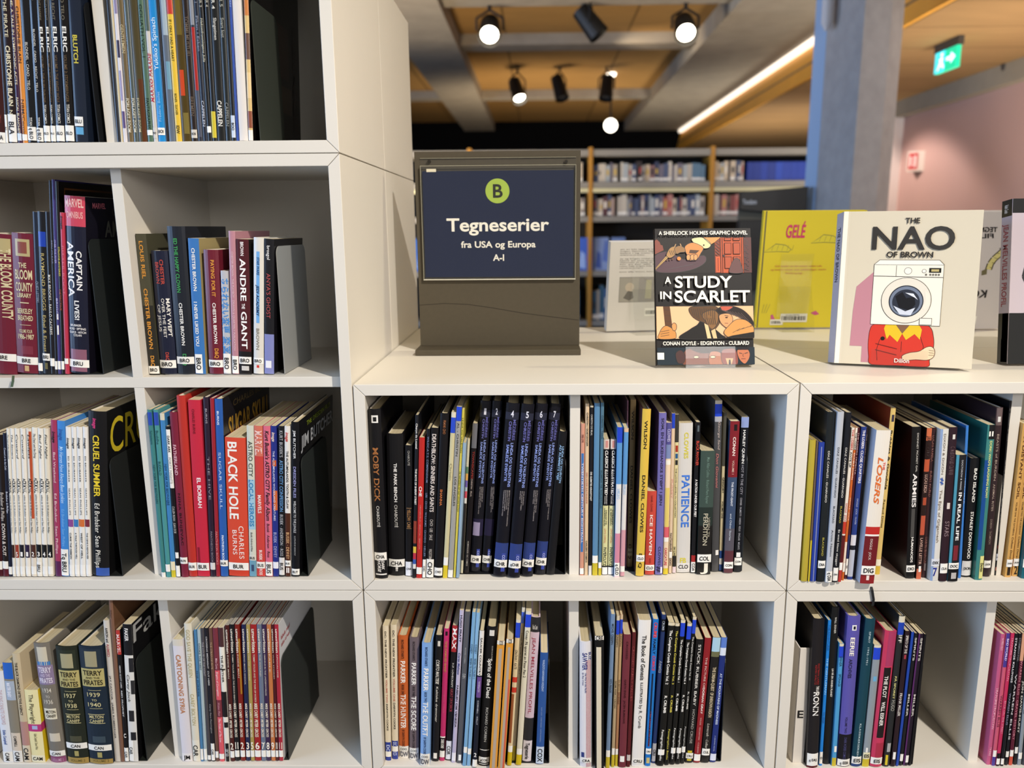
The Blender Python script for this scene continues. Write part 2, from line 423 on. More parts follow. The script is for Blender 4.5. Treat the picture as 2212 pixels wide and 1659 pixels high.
def make_book(name, th, h, d, col, hard=False, T_='', bands=(), stick=(), side=None, CT='', CB=(), pages=0, gl=.3, fore=False):
    """local frame: spine faces -y at y=0, stands on z=0, x across the thickness"""
    w = th/2 - .0002
    root = bpy.data.objects.new(name, None); COL.objects.link(root); root.empty_display_size = .02
    cm = mat(hx(col), gl, .38); sm = mat(hx(side), gl, .38) if side else cm
    tc = min(.0024 if hard else .0007, w*.45); b = min(w*.3, .0035 if hard else .0012)
    mb = MB(); n = 6
    prof = [(-w, d)] + [(-w + 2*w*i/n, b*((2*i/n-1)**2)) for i in range(n+1)] + [(w, d)]
    inn = [(-w+tc, d)] + [((-w+tc) + 2*(w-tc)*i/n, tc + b*((2*i/n-1)**2)) for i in range(n+1)] + [(w-tc, d)]
    k = len(prof)
    vs = [(x, y, z) for z in (0, h) for x, y in prof] + [(x, y, z) for z in (0, h) for x, y in inn]
    for i in range(k-1):
        m_ = cm if 1 <= i < k-2 else sm
        mb.mesh([vs[j] for j in (i, i+1, k+i+1, k+i)], [(0, 1, 2, 3)], m_)
        mb.mesh([vs[2*k+j] for j in (i, i+1, k+i+1, k+i)], [(3, 2, 1, 0)], PAGES[2])
        mb.mesh([vs[j] for j in (k+i, k+i+1, 3*k+i+1, 3*k+i)], [(0, 1, 2, 3)], m_)
        mb.mesh([vs[j] for j in (i, i+1, 2*k+i+1, 2*k+i)], [(3, 2, 1, 0)], m_)
    for e in (0, k-1):
        mb.mesh([vs[j] for j in (e, k+e, 3*k+e, 2*k+e)], [(0, 1, 2, 3)], sm)
    for j, bd in enumerate(bands):
        z0, z1 = h*(1-bd[1]), h*(1-bd[0])
        if len(bd) == 3: spine_strip(mb, w, b, .00012 + .00003*j, z0, z1, mat(hx(bd[2]), gl))
        else: spine_strip(mb, w, b, .00012 + .00003*j, z0, z1, mat(hx(bd[4]), gl), bd[2]*2-1, bd[3]*2-1)
    for bd in CB:      # patches on the front cover (+x side): depth u0..u1, height v0..v1 from the top
        mb.poly([(w+.0003, d*bd[0], h*(1-bd[3])), (w+.0003, d*bd[1], h*(1-bd[3])), (w+.0003, d*bd[1], h*(1-bd[2])), (w+.0003, d*bd[0], h*(1-bd[2]))], mat(hx(bd[4]), gl))
    mb.raw('cover', root)
    e = .003 if hard else .0006
    pb = MB(); pb.box(-w+tc+.0002, w-tc-.0002, tc+b+.0004, d-(.004 if hard else .0004), e, h-e, PAGES[pages])
    pb.raw('page_block', root)
    if T_:
        for s in T_.split('|'):
            tb = MB(); spine_text(tb, w, b, h, s); tb.raw('spine_lettering', root)
    if CT:             # writing on the front cover: TEXT~u0~u1~v0~v1~colour~flags
        for s in CT.split('|'):
            tb = MB(); p = s.split('~'); u0, u1, v0, v1 = map(float, p[1:5])
            if 'd' in (p[6] if len(p) > 6 else ''):   # reading downwards
                put_text(tb, p[0], (w+.0006, d*u0, h*(1-v0)), (0, 0, -h*(v1-v0)), (0, d*(u1-u0), 0), mat(hx(p[5]), .4), True)
            else:
                put_text(tb, p[0], (w+.0006, d*u0, h*(1-v1)), (0, d*(u1-u0), 0), (0, 0, h*(v1-v0)), mat(hx(p[5]), .4), 'b' in (p[6] if len(p) > 6 else ''))
            tb.raw('cover_lettering', root)
    if stick:          # paper call-number label: text, t0, t1, 'h' or 'v', colour, x0, x1
        tx, t0, t1, o_ = stick[:4]; c = stick[4] if len(stick) > 4 else 'f1eee6'
        xa = stick[5] if len(stick) > 5 else 0; xb = stick[6] if len(stick) > 6 else 1
        sb = MB(); spine_strip(sb, w, b, .0006, h*(1-t1), h*(1-t0), mat(c, .45, .4), xa*2-1, xb*2-1)
        so = sb.raw('call_label', root)
        if tx:
            sb = MB(); V, F, a = text_geo(tx, True); hh = h*(t1-t0); zc = h*(1-(t0+t1)/2)
            ww = 2*w*(xb-xa); xc = -w + w*(xa+xb)
            if o_ == 'h':
                L = min(ww*.72, hh*.5*a); cp = min(hh*.5, L/a*1.25)
                vs = [(xc - L/2 + L*x, -.0010, zc - cp/2 + cp*y) for x, y in V]
            else:
                L = min(hh*.8, ww*.6*a); cp = min(ww*.6, L/a*1.3)
                vs = [(xc - cp/2 + cp*y, -.0010, zc + L/2 - L*x) for x, y in V]
            sb.mesh(vs, F, INK); sb.raw('label_lettering', so)
    return root

ROWS = {}
def B(cell, x0, x1, xt, yt, col, desc, T='', S=(), bands=(), hard=0, yb=None, side=None, CT='', CB=(), pages=0, gl=.3, d=None, name='comic_book'):
    ROWS.setdefault(cell, []).append(dict(x0=x0, x1=x1, xt=xt, yt=yt, col=col, desc=desc, T=T, S=S, bands=bands, hard=hard, yb=yb, side=side, CT=CT, CB=CB, pages=pages, gl=gl, d=d, name=name))
# ---- top row, first compartment
B('A',-14,12,-34,-1,'3a1512','dark maroon album with cream title lettering','BLAIN~.3~.6~c~b|WAY~.86~.9~8a3a30~h',('BLA',.945,.995,'h'))
B('A',10,18,-14,-1,'241a1c','very thin dark album with a white label','',('BLA',.86,.995,'v'))
B('A',18,37,-8,-1,'221414','dark album with big cream author lettering','THE PIRATE~.32~.5~c~~.3~.7|CHRISTOPHE BLAIN~.54~.82~f0e3c0~b~.3~.8|NBM~.84~.9~c~~.3~.7',('BLA',.86,.992,'v'))
B('A',38,47,7,-1,'3a1a3a','thin plum album with small cream lettering','SALOME: A TALE IN SYMPHONIC ACTS~.26~.72~c|PASCAL BLANCHET~.78~.95~c',('',.95,.985,'h','d5e2f2'))
B('A',48,59,17,-1,'d98a35','orange album with dark author lettering','CHRISTOPHE BLAIN~.36~.62~3a1c10~b|NBM/Comics~.79~.97~3a1c10',('',.955,.985,'h'))
B('A',60,79,31,-1,'15171a','glossy black volume with pale thin lettering','BLONDEL · CANO · TELO~.53~.75~d8d2c4~~.35~.65|TITAN~.88~.92~w~~.35~.65',('q BLO',.925,.99,'v'),gl=.12)
B('A',79,94,48,-1,'12141c','black volume with four pale author names','BLONDEL · CANO · RECHT · TELO~.47~.76~d8d2c4~~.35~.65|THE WOLF~.27~.34~6a6252~~.35~.65|TITAN~.88~.92~w~~.35~.65',('q BLO',.93,.995,'v'),gl=.15)
for i,(a,b_,c,t1,t2) in enumerate(((95,109,66,'VOLUME 1: THE RUBY THRONE','POLL RECHT BASTIDE'),(110,121,83,'VOLUME 4: THE DREAMING CITY','CANO TELO RECHT'),(122,140,95,'VOLUME 3: THE WHITE WOLF','CANO RECHT'),(142,161,119,'VOLUME 2: STORMBRINGER','CANO TELO'))):
    B('A',a,b_,c,-1,('191310','14161c','101420','120f0f')[i],('black volume with bold white title, red edge','narrow black volume with bold white title','bluish black volume, bold white title','black volume with bold white title, brown subtitle')[i],
      'ELRIC~.46~.575~f4f0e6~b~.3~.75|%s~.59~.81~6e5636~~.3~.65|%s~.27~.43~7a715c~~.3~.65|TITAN COMICS~.82~.91~e8e2d4~~.3~.65'%(t1,t2),('BLO',.92,.995,'h'),gl=.14)
B('A',163,190,138,-1,'1c2433','dark slate volume with yellow author name','BLUTCH~.5~.63~d9c845~b~.25~.6',('BLU',.88,.925,'h','f1eee6',0,.72),bands=((.93,.965,.08,.7,'62a6cf'),),gl=.2)
# ---- top row, second compartment
B('B',253,260,229,-1,'22242c','thin dark navy album','')
B('B',261,266,232,-1,'cdbf9c','slim cream album','')
B('B',266,275,236,-1,'d9d4d6','white album with violet swirls','',(),bands=((.2,.4,.3,1,'8b84a8'),(.52,.6,.2,.9,'3a3550'),(.66,.8,.2,.8,'9a94b8'),(.85,.93,.1,.9,'5a4a78')))
B('B',276,288,249,-1,'6a5a3c','tan album with small publisher line','FORLAGET ZOOM~.79~.95~e8e0c8|GENTLEMEN~.45~.58~c8b890')
B('B',289,299,257,-1,'4e5652','grey-green glossy album with publisher line','FORLAGET ZOOM~.79~.95~e8e0c8',gl=.1)
B('B',300,318,273,-1,'4a4126','olive album with a brown cover picture','FORLAGET ZOOM~.79~.95~d0c090~~.1~.4',bands=((.7,1,.5,1,'5a3014'),))
B('B',319,331,292,-1,'4d6a56','sage green album with dark lettering','GOLIATH VOL 1~.36~.6~1c2a22|FANTAGRAPHICS~.79~.95~1c2a22',('',.94,.965,'h'))
B('B',332,341,303,-1,'c9c4bc','grey-white album with red upward lettering','MARIKO PARADE~.58~.81~b8283c~bui~.1~.9',('BO',.93,.98,'h','cfcac2'),bands=((.3,.48,'4a5a52'),))
B('B',342,358,318,-1,'1d86c8','bright blue album with pale upward title',"Yukiko's Spinach~.42~.66~dff0fa~u~.2~.75|Frédéric Boilet~.76~.9~8fc4e8~u~.3~.65",('BOI',.93,.965,'h'))
B('B',358,364,329,-1,'1a1820','slim dark album beside the bright blue one','')
B('B',365,379,338,-1,'5f6a78','blue-grey album with a painted surface','',bands=((.25,.5,.3,1,'9fb0bc'),(.62,.75,.4,1,'6f9ab0')))
B('B',380,393,353,-1,'e2bc3a','yellow album with a red number patch','IF I ONLY HAD A HEART~.43~.62~3a3216~~.25~.7|PINTO~.25~.3~3a3216~~.25~.7|BONER · ZUCHER~.77~.87~5a5020~~.3~.7|IDW~.92~.96~k~b',bands=((.31,.405,'c33a2a'),),)
B('B',394,413,369,-1,'4a3a10','dark gold album with an orange spot','',bands=((.3,.5,.2,.8,'6a5a20'),(.66,.78,.2,.7,'c8451e'),(.86,.96,.3,.9,'7a6a30')))
B('B',414,427,390,-1,'241812','dark brown album with faint lettering','TOMMI MUSTURI~.42~.6~6a5a4a|BREMEN~.79~.88~6a5a4a',('BOS',.945,.985,'h','cfc8bc'))
B('B',428,438,406,-1,'2b2d38','dark album with barcode and red patch','',(),bands=((.27,.46,.1,.9,'8a8c92'),(.47,.76,.2,.9,'a8251e'),(.76,.98,.2,.9,'4a4e5e')))
B('B',439,448,415,-1,'1d2230','navy album with white publisher name','VALERIE 1~.26~.36~8a90a0|Piken i Esken~.42~.58~8a90a0|CAPPELEN~.81~.93~c8ccd8')
B('B',449,458,428,-1,'161617','black album reading number three','PASSASJERER 3~.24~.38~b8b4a4~|Heksedronningens Julia~.43~.63~c8c2a8~i',('',.93,.96,'h'))
B('B',459,469,441,-1,'171717','black album with a yellow label','PASSASJERER 4~.24~.38~b8b4a4',('',.86,.985,'h','cdbb2e'))
B('B',470,487,453,-1,'1a1b1a','black album reading number four, white lettering','ASJERER 4~.25~.39~d8d4c8~b~.2~.6|Slangetimen~.43~.53~d8d4c8~~.3~.7|CAPPELEN~.81~.93~e8e4da~b')
B('B',488,500,468,-1,'1b1f1e','black album reading number five','ASJERER 5~.25~.38~a8a89c|Svart lost~.43~.52~a8a89c|CAPPELEN~.82~.93~8a8c88')
B('B',501,510,482,-1,'121316','black album with a white strip label','',('BOO',.88,.985,'v','c8d2e0'))
B('B',511,516,491,-1,'28469a','thin royal blue album','HISTORIKEN~.25~.38~a0b8e0')
B('B',517,536,498,-1,'ded8d2','thick pale volume showing page edges','',pages=2)
B('B',537,547,526,-1,'d8b878','cream album with brown drawings, black cover','',bands=((.3,.42,'c87a3a'),(.5,.62,'6a4a3a'),(.68,.8,'e8c890'),(.86,.94,'8a4a30'),(.95,1,'e8e4dc')),side='0f0d0d',d=.24,
  CT='VINDENS PASSAGERER~.84~.93~.3~.9~3a3330~d',CB=((.45,.75,.35,.62,'2a1c16'),(.5,.8,.66,.8,'33271c')))
# ---- second row, first compartment
B('C',-16,35,-22,506,'6d1d30','wine red hardback, pale medallion, cut by frame','THE BLOOM COUNTY~.1~.6~d8cba0~b~.55~.95',('BRE',.85,.905,'h'),hard=1,bands=((.03,.13,.4,.95,'b8a878'),))
B('C',36,83,4,507,'6d1d30','wine red hardback with round pale medallion','THE~.205~.24~d8cba0~hb~.3~.66|BLOOM~.255~.32~d8cba0~hb~.12~.88|COUNTY~.345~.405~d8cba0~hb~.12~.88|LIBRARY~.42~.45~d8cba0~hb~.18~.82|BERKELEY~.53~.565~d8cba0~hb~.16~.84|BREATHED~.58~.615~d8cba0~hb~.16~.84|VOLUME FOUR~.68~.705~d8cba0~h~.2~.8|1986-1987~.715~.75~d8cba0~hb~.14~.86',('BRE',.88,.935,'h'),hard=1,bands=((.04,.16,.18,.82,'b8a878'),(.06,.14,.3,.7,'8a4a40'),(.485,.492,.3,.7,'d8cba0'),(.647,.65,.25,.75,'d8cba0'),(.8,.86,.25,.8,'7d3040'),(.945,.985,.4,.6,'c8a878')))
B('C',83,93,43,458,'1b2436','slim dark navy album, dull sheen','QUIET LETTERS~.42~.55~8a94a8',('',.93,.98,'h'))
B('C',93,109,57,458,'15151a','black volume, blue tape, gold lettering','RAYMOND BRIGGS~.25~.6~b9a566~~.3~.75|Ethel & Ernest~.63~.86~b9a566~~.25~.7',('BRI',.87,.915,'h'),bands=((.12,.21,'1c3fa8'),(.93,.97,.3,.7,'6a6440')))
B('C',109,119,73,458,'17141a','slim black volume with spaced white names','MAX BROOKS · RAULO CACERES~.38~.75~e0dcd0~x',('',.9,.95,'h'))
B('C',119,125,78,390,'1a1a20','tall thin black album','BEN CLEAR~.3~.42~7a7a90',('',.93,.975,'h'))
B('C',125,132,82,388,'3c3270','tall thin violet album','OVER THE RIVER~.3~.42~b8b0e0|BRIGGS~.6~.7~c8c8e8',('',.93,.975,'h'),bands=((.68,.71,.2,.8,'e8e4dc'),(.74,.79,.2,.8,'e8e4dc')))
B('C',133,140,95,392,'15120f','tall black album with yellow and red letters','STRANGE MYSTERIES~.33~.48~d0c040|DETECTIVE~.55~.66~a84a2a',('',.93,.975,'h'),side='120d0c',d=.24,CB=((.06,.98,.03,.04,'5a3418'),(.06,.07,.03,.9,'5a3418')))
B('C',140,149,108,460,'b8364c','thin pinkish red volume with black logo','image~.02~.1~k~bi|BITTER ROOT~.2~.5~d06a7c',('',.9,.935,'h'))
B('C',149,192,115,426,'16182c','thick navy omnibus with red top and white title','MARVEL~.015~.06~e8b8b0~hb~.06~.94|OMNIBUS~.085~.12~e8a8a4~hb~.1~.9|AMERICA~.25~.56~f2f0ec~b~.1~.42|CAPTAIN~.3~.52~f2f0ec~b~.55~.8|LIVES!~.58~.69~f2f0ec~b~.4~.62|BRUBAKER~.715~.727~e8e4e0~hb~.15~.7|ROSS · EPTING~.735~.747~e8e4e0~hb~.08~.9|GUICE · HITCH~.755~.767~e8e4e0~hb~.08~.9|COLAN~.772~.784~e8e4e0~hb~.3~.7',('BRU',.92,.965,'h'),hard=1,bands=((0,.165,'c8455a'),(.86,.99,.1,.9,'8a5a6c')),d=.19,side='14121c',
  CT='MARVEL~.12~.32~.03~.06~b86068~b|CAPTAIN~.42~.98~.05~.1~3e3c3a~b|AMERICA~.3~1.0~.13~.22~56544a~b')
# ---- second row, second compartment
B('D',317,345,291,505,'4a4838','olive hatched volume with orange lettering','LOUIS RIEL~.05~.31~d8963c~b~.3~.65|CHESTER BROWN~.38~.81~d8963c~b~.3~.65|D&Q~.86~.94~d8963c~b~.3~.65',('BRO',.935,.99,'h'),bands=((.5,1,'2a2822'),))
B('D',346,381,324,544,'191d33','navy hardback with red and white lettering','CHESTER~.07~.27~b8483c~b~.52~.72|BROWN~.09~.26~b8483c~b~.24~.44|MARY WEPT~.38~.69~e8e4dc~b~.72~.92|OVER THE FEET~.38~.7~e8e4dc~~.44~.62|OF JESUS~.43~.65~e8e4dc~~.16~.34|D&Q~.82~.89~b8483c~b~.45~.65',('BRO',.885,.95,'h'),hard=1)
B('D',383,421,358,491,'1c2029','tall blue-black hardback with green title','ED THE HAPPY CLOWN~.08~.44~3f9a54~b~.36~.56|CHESTER BROWN~.51~.8~f0eee8~b~.4~.58|D&Q~.86~.94~3f9a54~b~.4~.6',('BRO',.88,.93,'h'),hard=1)
B('D',422,445,405,517,'3a74b4','bright blue paperback with white lettering','CHESTER BROWN~.07~.38~f0eee8~b~.3~.6|I NEVER LIKED YOU~.46~.79~f0eee8~b~.25~.55',('BRO',.85,.995,'v','f1eee6',.05,.75),side='a89868')
B('D',451,483,437,542,'6a1c2c','maroon hardback with gold and white lettering','PAYING FOR IT~.08~.37~d8963c~b~.5~.72|CHESTER BROWN~.42~.75~f0eee8~b~.5~.7|D&Q~.79~.87~d8963c~b~.5~.74',('BRO',.885,.945,'h'),hard=1)
B('D',483,499,476,587,'b8b8bc','small grey manga with blue Japanese title','あられない変更~.07~.6~3f86cc~b~.1~.9|変図~.63~.8~3f86cc~b~.1~.9',('BRO',.8,.99,'v','ece8e2'))
B('D',502,516,493,501,'b9838e','dusty pink paperback with pale lettering','CHESTER BROWN · THE PLAYBOY · DRAWN & QUARTERLY PUBLICATION~.14~.83~e0c0c6~~.35~.65',('BRO',.87,.995,'v'))
B('D',517,544,509,519,'4c1a20','dark red paperback with large white capitals','BROWN~.02~.12~f0e8e4~b~.35~.6|ANDRE~.14~.45~f4f0ec~b~.28~.72|THE~.47~.51~f0e8e4~b~.35~.6|GIANT~.53~.81~f4f0ec~b~.28~.72',('BRO',.87,.925,'h'),bands=((.83,1,'161314'),(.94,.975,.2,.8,'c8c4be')),side='1a1614')
B('D',547,569,547,515,'d9d5cc','white hardback with a blue streak title','STAR WARS~.14~.27~17406c~bi~.35~.6|JEDI ACADEMY~.34~.57~102c50~bi~.3~.58|BROWN~.66~.82~8a8478~b~.3~.6',('BRO',.88,.925,'h','f4f1ea'),bands=((.1,.62,.3,.62,'6fa8dc'),(.935,.955,.35,.6,'c83a30')),hard=1)
B('D',571,592,569,518,'17161a','black paperback with white and red letters',"brosgol~.05~.15~f0ece6~~.3~.62|ANYA'S GHOST~.25~.58~a84a4c~~.25~.65",('',.9,.955,'h','e8e6ea',.15,.75),bands=((.7,1,'7f84b8'),),side='151418')
# ---- third row, first compartment
B('E',-6,6,-10,938,'3a1418','dark wine paperback cut by the frame','',('',.89,.95,'h'),bands=((.95,1,'4a1420'),))
B('E',6,19,0,940,'1f1614','dark brown paperback, white label, number one','Brubaker & Phillips~.4~.6~c8bcb0|DOWN & OUT~.62~.85~d8ccc0~b',('',.89,.945,'h'),bands=((.945,1,'5a1c28'),))
B('E',19,27,9,936,'181c30','thin navy paperback with pale lettering','Coward or In the Cold~.1~.25~c8ccd8|Brubaker & Phillips~.4~.55~c8ccd8',('',.93,.985,'h'))
for i,(a,b_,c,t,n_,yt) in enumerate(((27,34,19,'The Last of the Innocent','',926),(35,43,28,'The Sinners','5',926),(44,54,42,'Coward','1',926),(56,66,54,'Coward','1',926),(68,79,66,'Lawless','2',926),(80,91,80,'The Dead and the Dying','3',924),(92,103,81,'Bad Night','4',926),(104,115,95,'Final Night','4',926))):
    B('E',a,b_,c,yt,('e6e0d2','ece7dc','e9e3d6','ece6da','e2d8c8','ebe6d8','ece8de','e3dac6')[i],('slim white paperback beside the thin navy one','white paperback with script title, reddish foot','white paperback with script title, number five','white paperback with script title, violet foot','white paperback with an orange figure','white paperback, black number two band','white paperback, black number three band','cream paperback, black number four band')[i],
      '%s~.04~.2~222222~i~.3~.75|A~.33~.345~k~b|CRIMINAL~.345~.43~1a1a1a~b~.1~.9|edition by Ed Brubaker and Sean Phillips~.44~.7~2a2a2a~i~.3~.65%s'%(t,'|%s~.83~.86~f0ece4~hb~.25~.75'%n_ if n_ else ''),('BRU' if i==5 else '',.9 if i==5 else .93,.985,'v' if i==5 else 'h'),bands=((.78,.87,('3a2018','9a3a28','1c1a22','2a1c3a','4a2a20','141414','141414','141414')[i]),)+(((.02,.6,.55,1,'b85030'),) if i==4 else ()))
B('E',120,132,110,908,'a23a5c','raspberry pink volume with cream lettering','image~.07~.14~1a1014~bi|Bad Weekend~.2~.39~e8c8c8~~.3~.7|Ed Brubaker  Sean Phillips~.46~.85~e8c8c8~~.3~.7',bands=((.9,1,'5a2450'),))
B('E',133,149,126,910,'3f86d0','sky blue volume with pale script title','image~.05~.12~2a5aa0~bi|My Heroes Have Always Been Junkies~.16~.52~b8dcf8~i~.25~.75|Ed Brubaker Sean Phillips~.56~.8~78b4e4~~.3~.65',('Tq BRU',.82,.995,'v'))
for i,(a,b_,c,hx_,t) in enumerate(((150,161,142,'8a4a90','CURSE THE DEMON'),(162,172,154,'3a7ab8','A WALK THROUGH HELL'),(173,185,164,'d07038','WEST OF HELL'),(186,196,178,'7a2a3a',"THE DEVIL'S REVOLVER"))):
    B('E',a,b_,c,923,'e9e6df','white paperback with a %s block'%('purple','blue','orange','dark red')[i],'image~.07~.14~k~bi~.25~.75|ED BRUBAKER~.19~.36~2a2a2a~x~.35~.65|SEAN PHILLIPS~.4~.58~2a2a2a~x~.35~.65|%s~.7~.88~2a2a2a~b~.3~.65'%t,('',.92,.985,'h','f2efe8'),bands=((.61,.66,hx_),))
B('E',196,235,186,891,'151416','thick black hardback with tall yellow title','image~.04~.1~d83a78~bi~.3~.5|CRUEL SUMMER~.14~.51~e3c62c~b~.28~.62|Ed Brubaker~.55~.73~e8e2d4~x~.3~.58|Sean Phillips~.75~.95~e8e2d4~x~.3~.58',hard=1,bands=((.95,1,.3,1,'3a5aa8'),),d=.2,side='111112',CT='CRUEL~.06~1.0~.05~.26~c8b028~')
# ---- third row, second compartment
B('F',349,358,317,885,'3f7f80','teal album, blue tape on top','Salvatierra~.12~.2~1c4a50|NEW YORK FOR BEGYNNERE~.32~.55~1c4a50',(),bands=((.015,.09,'2a4aa8'),(.97,1,'e8e4da')))
B('F',359,369,330,885,'4a9090','second teal album, blue tape on top','Buddha~.12~.2~1c4a50|BUDFALD~.3~.38~1c4a50',('',.92,.965,'h'),bands=((.015,.09,'2a4aa8'),))
B('F',370,380,344,893,'3f80b8','mid blue album without tape','NEW YORK FOR BEGYNNERE~.3~.55~143a60',('',.9,.955,'h','e8dcb8'),bands=((0,.04,'d8d0b8'),(.955,1,'cdbb2e')))
B('F',381,390,354,921,'151419','black and white paperback, number one tag','DARK ARK~.06~.17~k~b|FORTY NIGHTS~.2~.37~8a8a84|CULLEN BUNN · JUAN DOE~.52~.7~b8b8b4',('',.92,.995,'h'),bands=((.02,.4,'eeebe4'),(.83,.87,.1,.9,'f2efe8')))
B('F',391,407,362,891,'7a2238','wine hardback with outlined pale title','FATHERLAND~.19~.37~d8a8b0~b~.2~.62|NINA BUNJEVAC~.48~.8~2a0c14~bx~.4~.7',('BUN',.875,.915,'h'),hard=1)
B('F',408,426,380,857,'b8322a','tall plain orange-red hardback','',('BUR',.92,.965,'h'),hard=1)
B('F',427,453,405,866,'c42a40','tall bright red volume with white title','CHARLES BURNS~.05~.185~7a1020~b~.3~.5|EL BORBAH~.43~.6~f4ecec~b~.4~.7',('BUR',.92,.965,'h'),bands=((.83,.93,.1,.3,'8a1828'),))
B('F',455,466,438,860,'2a1c2e','tall dark purple hardback, grey lettering','BURNS~.06~.14~a8a0a8~~.35~.7|THE HIVE~.32~.56~8a828c~~.35~.75|PANTHEON BOOKS~.74~.93~8a828c~~.35~.7',('',.92,.96,'h','d8d4d0'),hard=1)
B('F',467,475,453,862,'9a2430','thin dark red hardback','PANTHEON BOOKS~.74~.93~d08080',hard=1)
B('F',476,493,459,864,'2a5aa6','tall blue hardback with silver title','BURNS~.065~.14~dfe6f0~b~.3~.55|SUGAR SKULL~.29~.61~b8c8e0~~.3~.62|PANTHEON BOOKS~.76~.92~e4eaf4~b~.35~.62',('BUR',.905,.94,'h'),hard=1,d=.22,side='1c1a20',CT='CHARLES BURNS~.2~.98~.035~.07~6a5a3c~|SUGAR SKULL~.1~.98~.12~.24~a8802c~b')
B('F',495,538,485,948,'d24a34','thick orange-red paperback with large white capitals','BLACK HOLE~.03~.58~f0ece4~b~.14~.58|CHARLES~.63~.87~f0e0d8~x~.56~.8|BURNS~.66~.84~f0e0d8~x~.24~.46',('BUR',.9,.955,'h'),bands=((.955,1,'c8402c'),))
B('F',539,554,532,921,'cfd0c0','pale grey-green paperback with blue patch','ASTRO CITY~.1~.33~2a3a34~~.2~.8|LOCAL HEROES~.35~.66~2a7ab0~b~.2~.8|Busiek, Anderson & Ross~.7~.83~2a2a2a~i~.3~.6',('BUS',.855,.89,'h','d8d4c8'),bands=((.35,.68,'9ec4d8'),(.89,1,'6a9ab0'),(.92,.965,.3,.7,'3a4a6a')))
B('F',555,573,548,922,'c8423c','red paperback, pale top box, white title','MARVEL~.03~.19~e8c8c0~b~.1~.9|MARVELS~.45~.57~f0dcd4~b~.3~.7|BUSIEK~.82~.89~f0dcd4~b~.35~.7|ROSS~.95~.99~f0dcd4~b~.35~.7',('BUS',.9,.945,'h'),bands=((0,.195,'d0705c'),))
B('F',574,589,568,922,'d86a80','pink paperback with black script title',"Kurt Busiek's ASTRO CITY Family Album~.03~.62~1a1014~bi~.25~.8|Busiek · Anderson · Ross~.64~.87~1a1014~i~.3~.7",('BUS',.9,.995,'v'))
B('F',590,602,583,922,'243080','deep blue paperback with an orange figure','image~.04~.1~e8d0c0~bi|THE AUTUMNLANDS: WOODLAND CREATURES~.16~.62~d8dcec~~.3~.65|BUSIEK · DEWEY~.7~.87~a8acd0~x',('',.9,.945,'h','e8e8ee'),bands=((.22,.26,.2,.9,'c05a28'),(.42,.55,.3,1,'c86434')))
B('F',603,615,601,922,'15161b','black paperback with blue and grey letters',"KURT BUSIEK'S~.03~.2~b0b0b4~x|ASTRO CITY CONFESSION~.22~.56~5a8ab8~b~.2~.8|BUSIEK · ANDERSON · ROSS~.58~.86~b0b0b4~x",('BUS',.87,.99,'v','dcd8d4'))
B('F',616,628,612,922,'e0dcd6','white paperback with brown lower half','image~.04~.1~c83a30~bi|THE AUTUMNLANDS: TOOTH & CLAW~.16~.54~1c1a1a~b~.3~.7|BUSIEK · DEWEY~.7~.88~d8a878~x|1~.94~.975~f0e8e0~hb',('BUS',.89,.93,'h'),bands=((.57,1,'4a2618'),))
B('F',630,647,628,914,'131317','glossy black hardback with silver lettering','JIM BUTCHER~.05~.23~e0e0e0~~.3~.6|DRESDEN FILES~.28~.48~9090c0~b~.3~.62|WELCOME TO THE JUNGLE~.5~.71~b8b8b8~b~.3~.6|ILLUSTRATED BY ARDIAN SYAF~.73~.86~a0a0a0~~.35~.55',('BUT',.95,.99,'h'),hard=1,gl=.15,d=.21,side='101013',CT='JIM BUTCHER~.05~.98~.1~.18~b8b8b8~b|THE DRESDEN FILES~.2~.9~.03~.06~8a9a20~')
# ---- bottom row, first compartment
B('G',8,29,-16,1450,'dfe2e8','pale paperback with faded blue lettering','THE KING CANUTE CROWD~.2~.58~c8a8a8~~.3~.7|Eddie Campbell~.64~.8~3a5a9a~b~.3~.6',('CAM',.88,.99,'v'))
B('G',30,50,2,1432,'8a8272','paperback with a blue top and drawn figures','MATER BABY~.2~.34~e8e8f0~b~.2~.6|CAMPBELL~.73~.84~1a1a1a~b~.3~.6',('CAM',.88,.995,'v','e8e6e0'),bands=((0,.16,'2a64c0'),(.18,.37,'a8b4c4'),(.7,1,'d8c8b4')))
B('G',52,68,25,1412,'cbb998','cream paperback with a black title','THE BLACK DIAMOND DETECTIVE AGENCY~.08~.56~2a2018~b~.25~.6',('CAM',.84,.995,'v','d8cab0'),bands=((.62,.84,'b88a80'),))
B('G',69,98,47,1491,'ece0a8','small yellow book with a pink band','The Playwright~.06~.46~3a3424~~.3~.62|Eddie Campbell  Daren White~.6~.82~5a5438~~.4~.6',('CAM',.9,.99,'h','f0e8c8'),bands=((.47,.57,'b83a78'),(.49,.54,.3,.7,'a8b4d8')),side='d8b820',CB=((0,1,.45,.56,'b83a68'),(.15,.5,.25,.35,'b84a3a')))
B('G',108,142,69,1390,'7a746a','thick worn grey hardback, violet foot','TERRY~.195~.24~e4dce8~hb~.1~.9|AND THE~.25~.275~d8c8e0~h~.2~.8|PIRATES~.285~.325~e4dce8~hb~.1~.9|1934~.37~.405~d8d0c0~h~.2~.75|TO~.43~.45~d8d0c0~h~.35~.6|1936~.465~.5~d8d0c0~h~.2~.75|MILTON~.555~.58~1a1816~hb~.2~.8|CANIFF~.59~.615~1a1816~hb~.2~.8|VOLUME 1~.965~.99~c8a0b8~h~.2~.85',('CAN',.9,.945,'h'),hard=1,pages=0,bands=((.03,.18,.2,.8,'cfc6b0'),(.15,.18,.1,.9,'3a78b8'),(.18,.34,'8a7a98'),(.54,.63,.08,.85,'e4dcc4'),(.75,.82,.2,.85,'cfc4b0'),(.95,1,'8a4a70')))
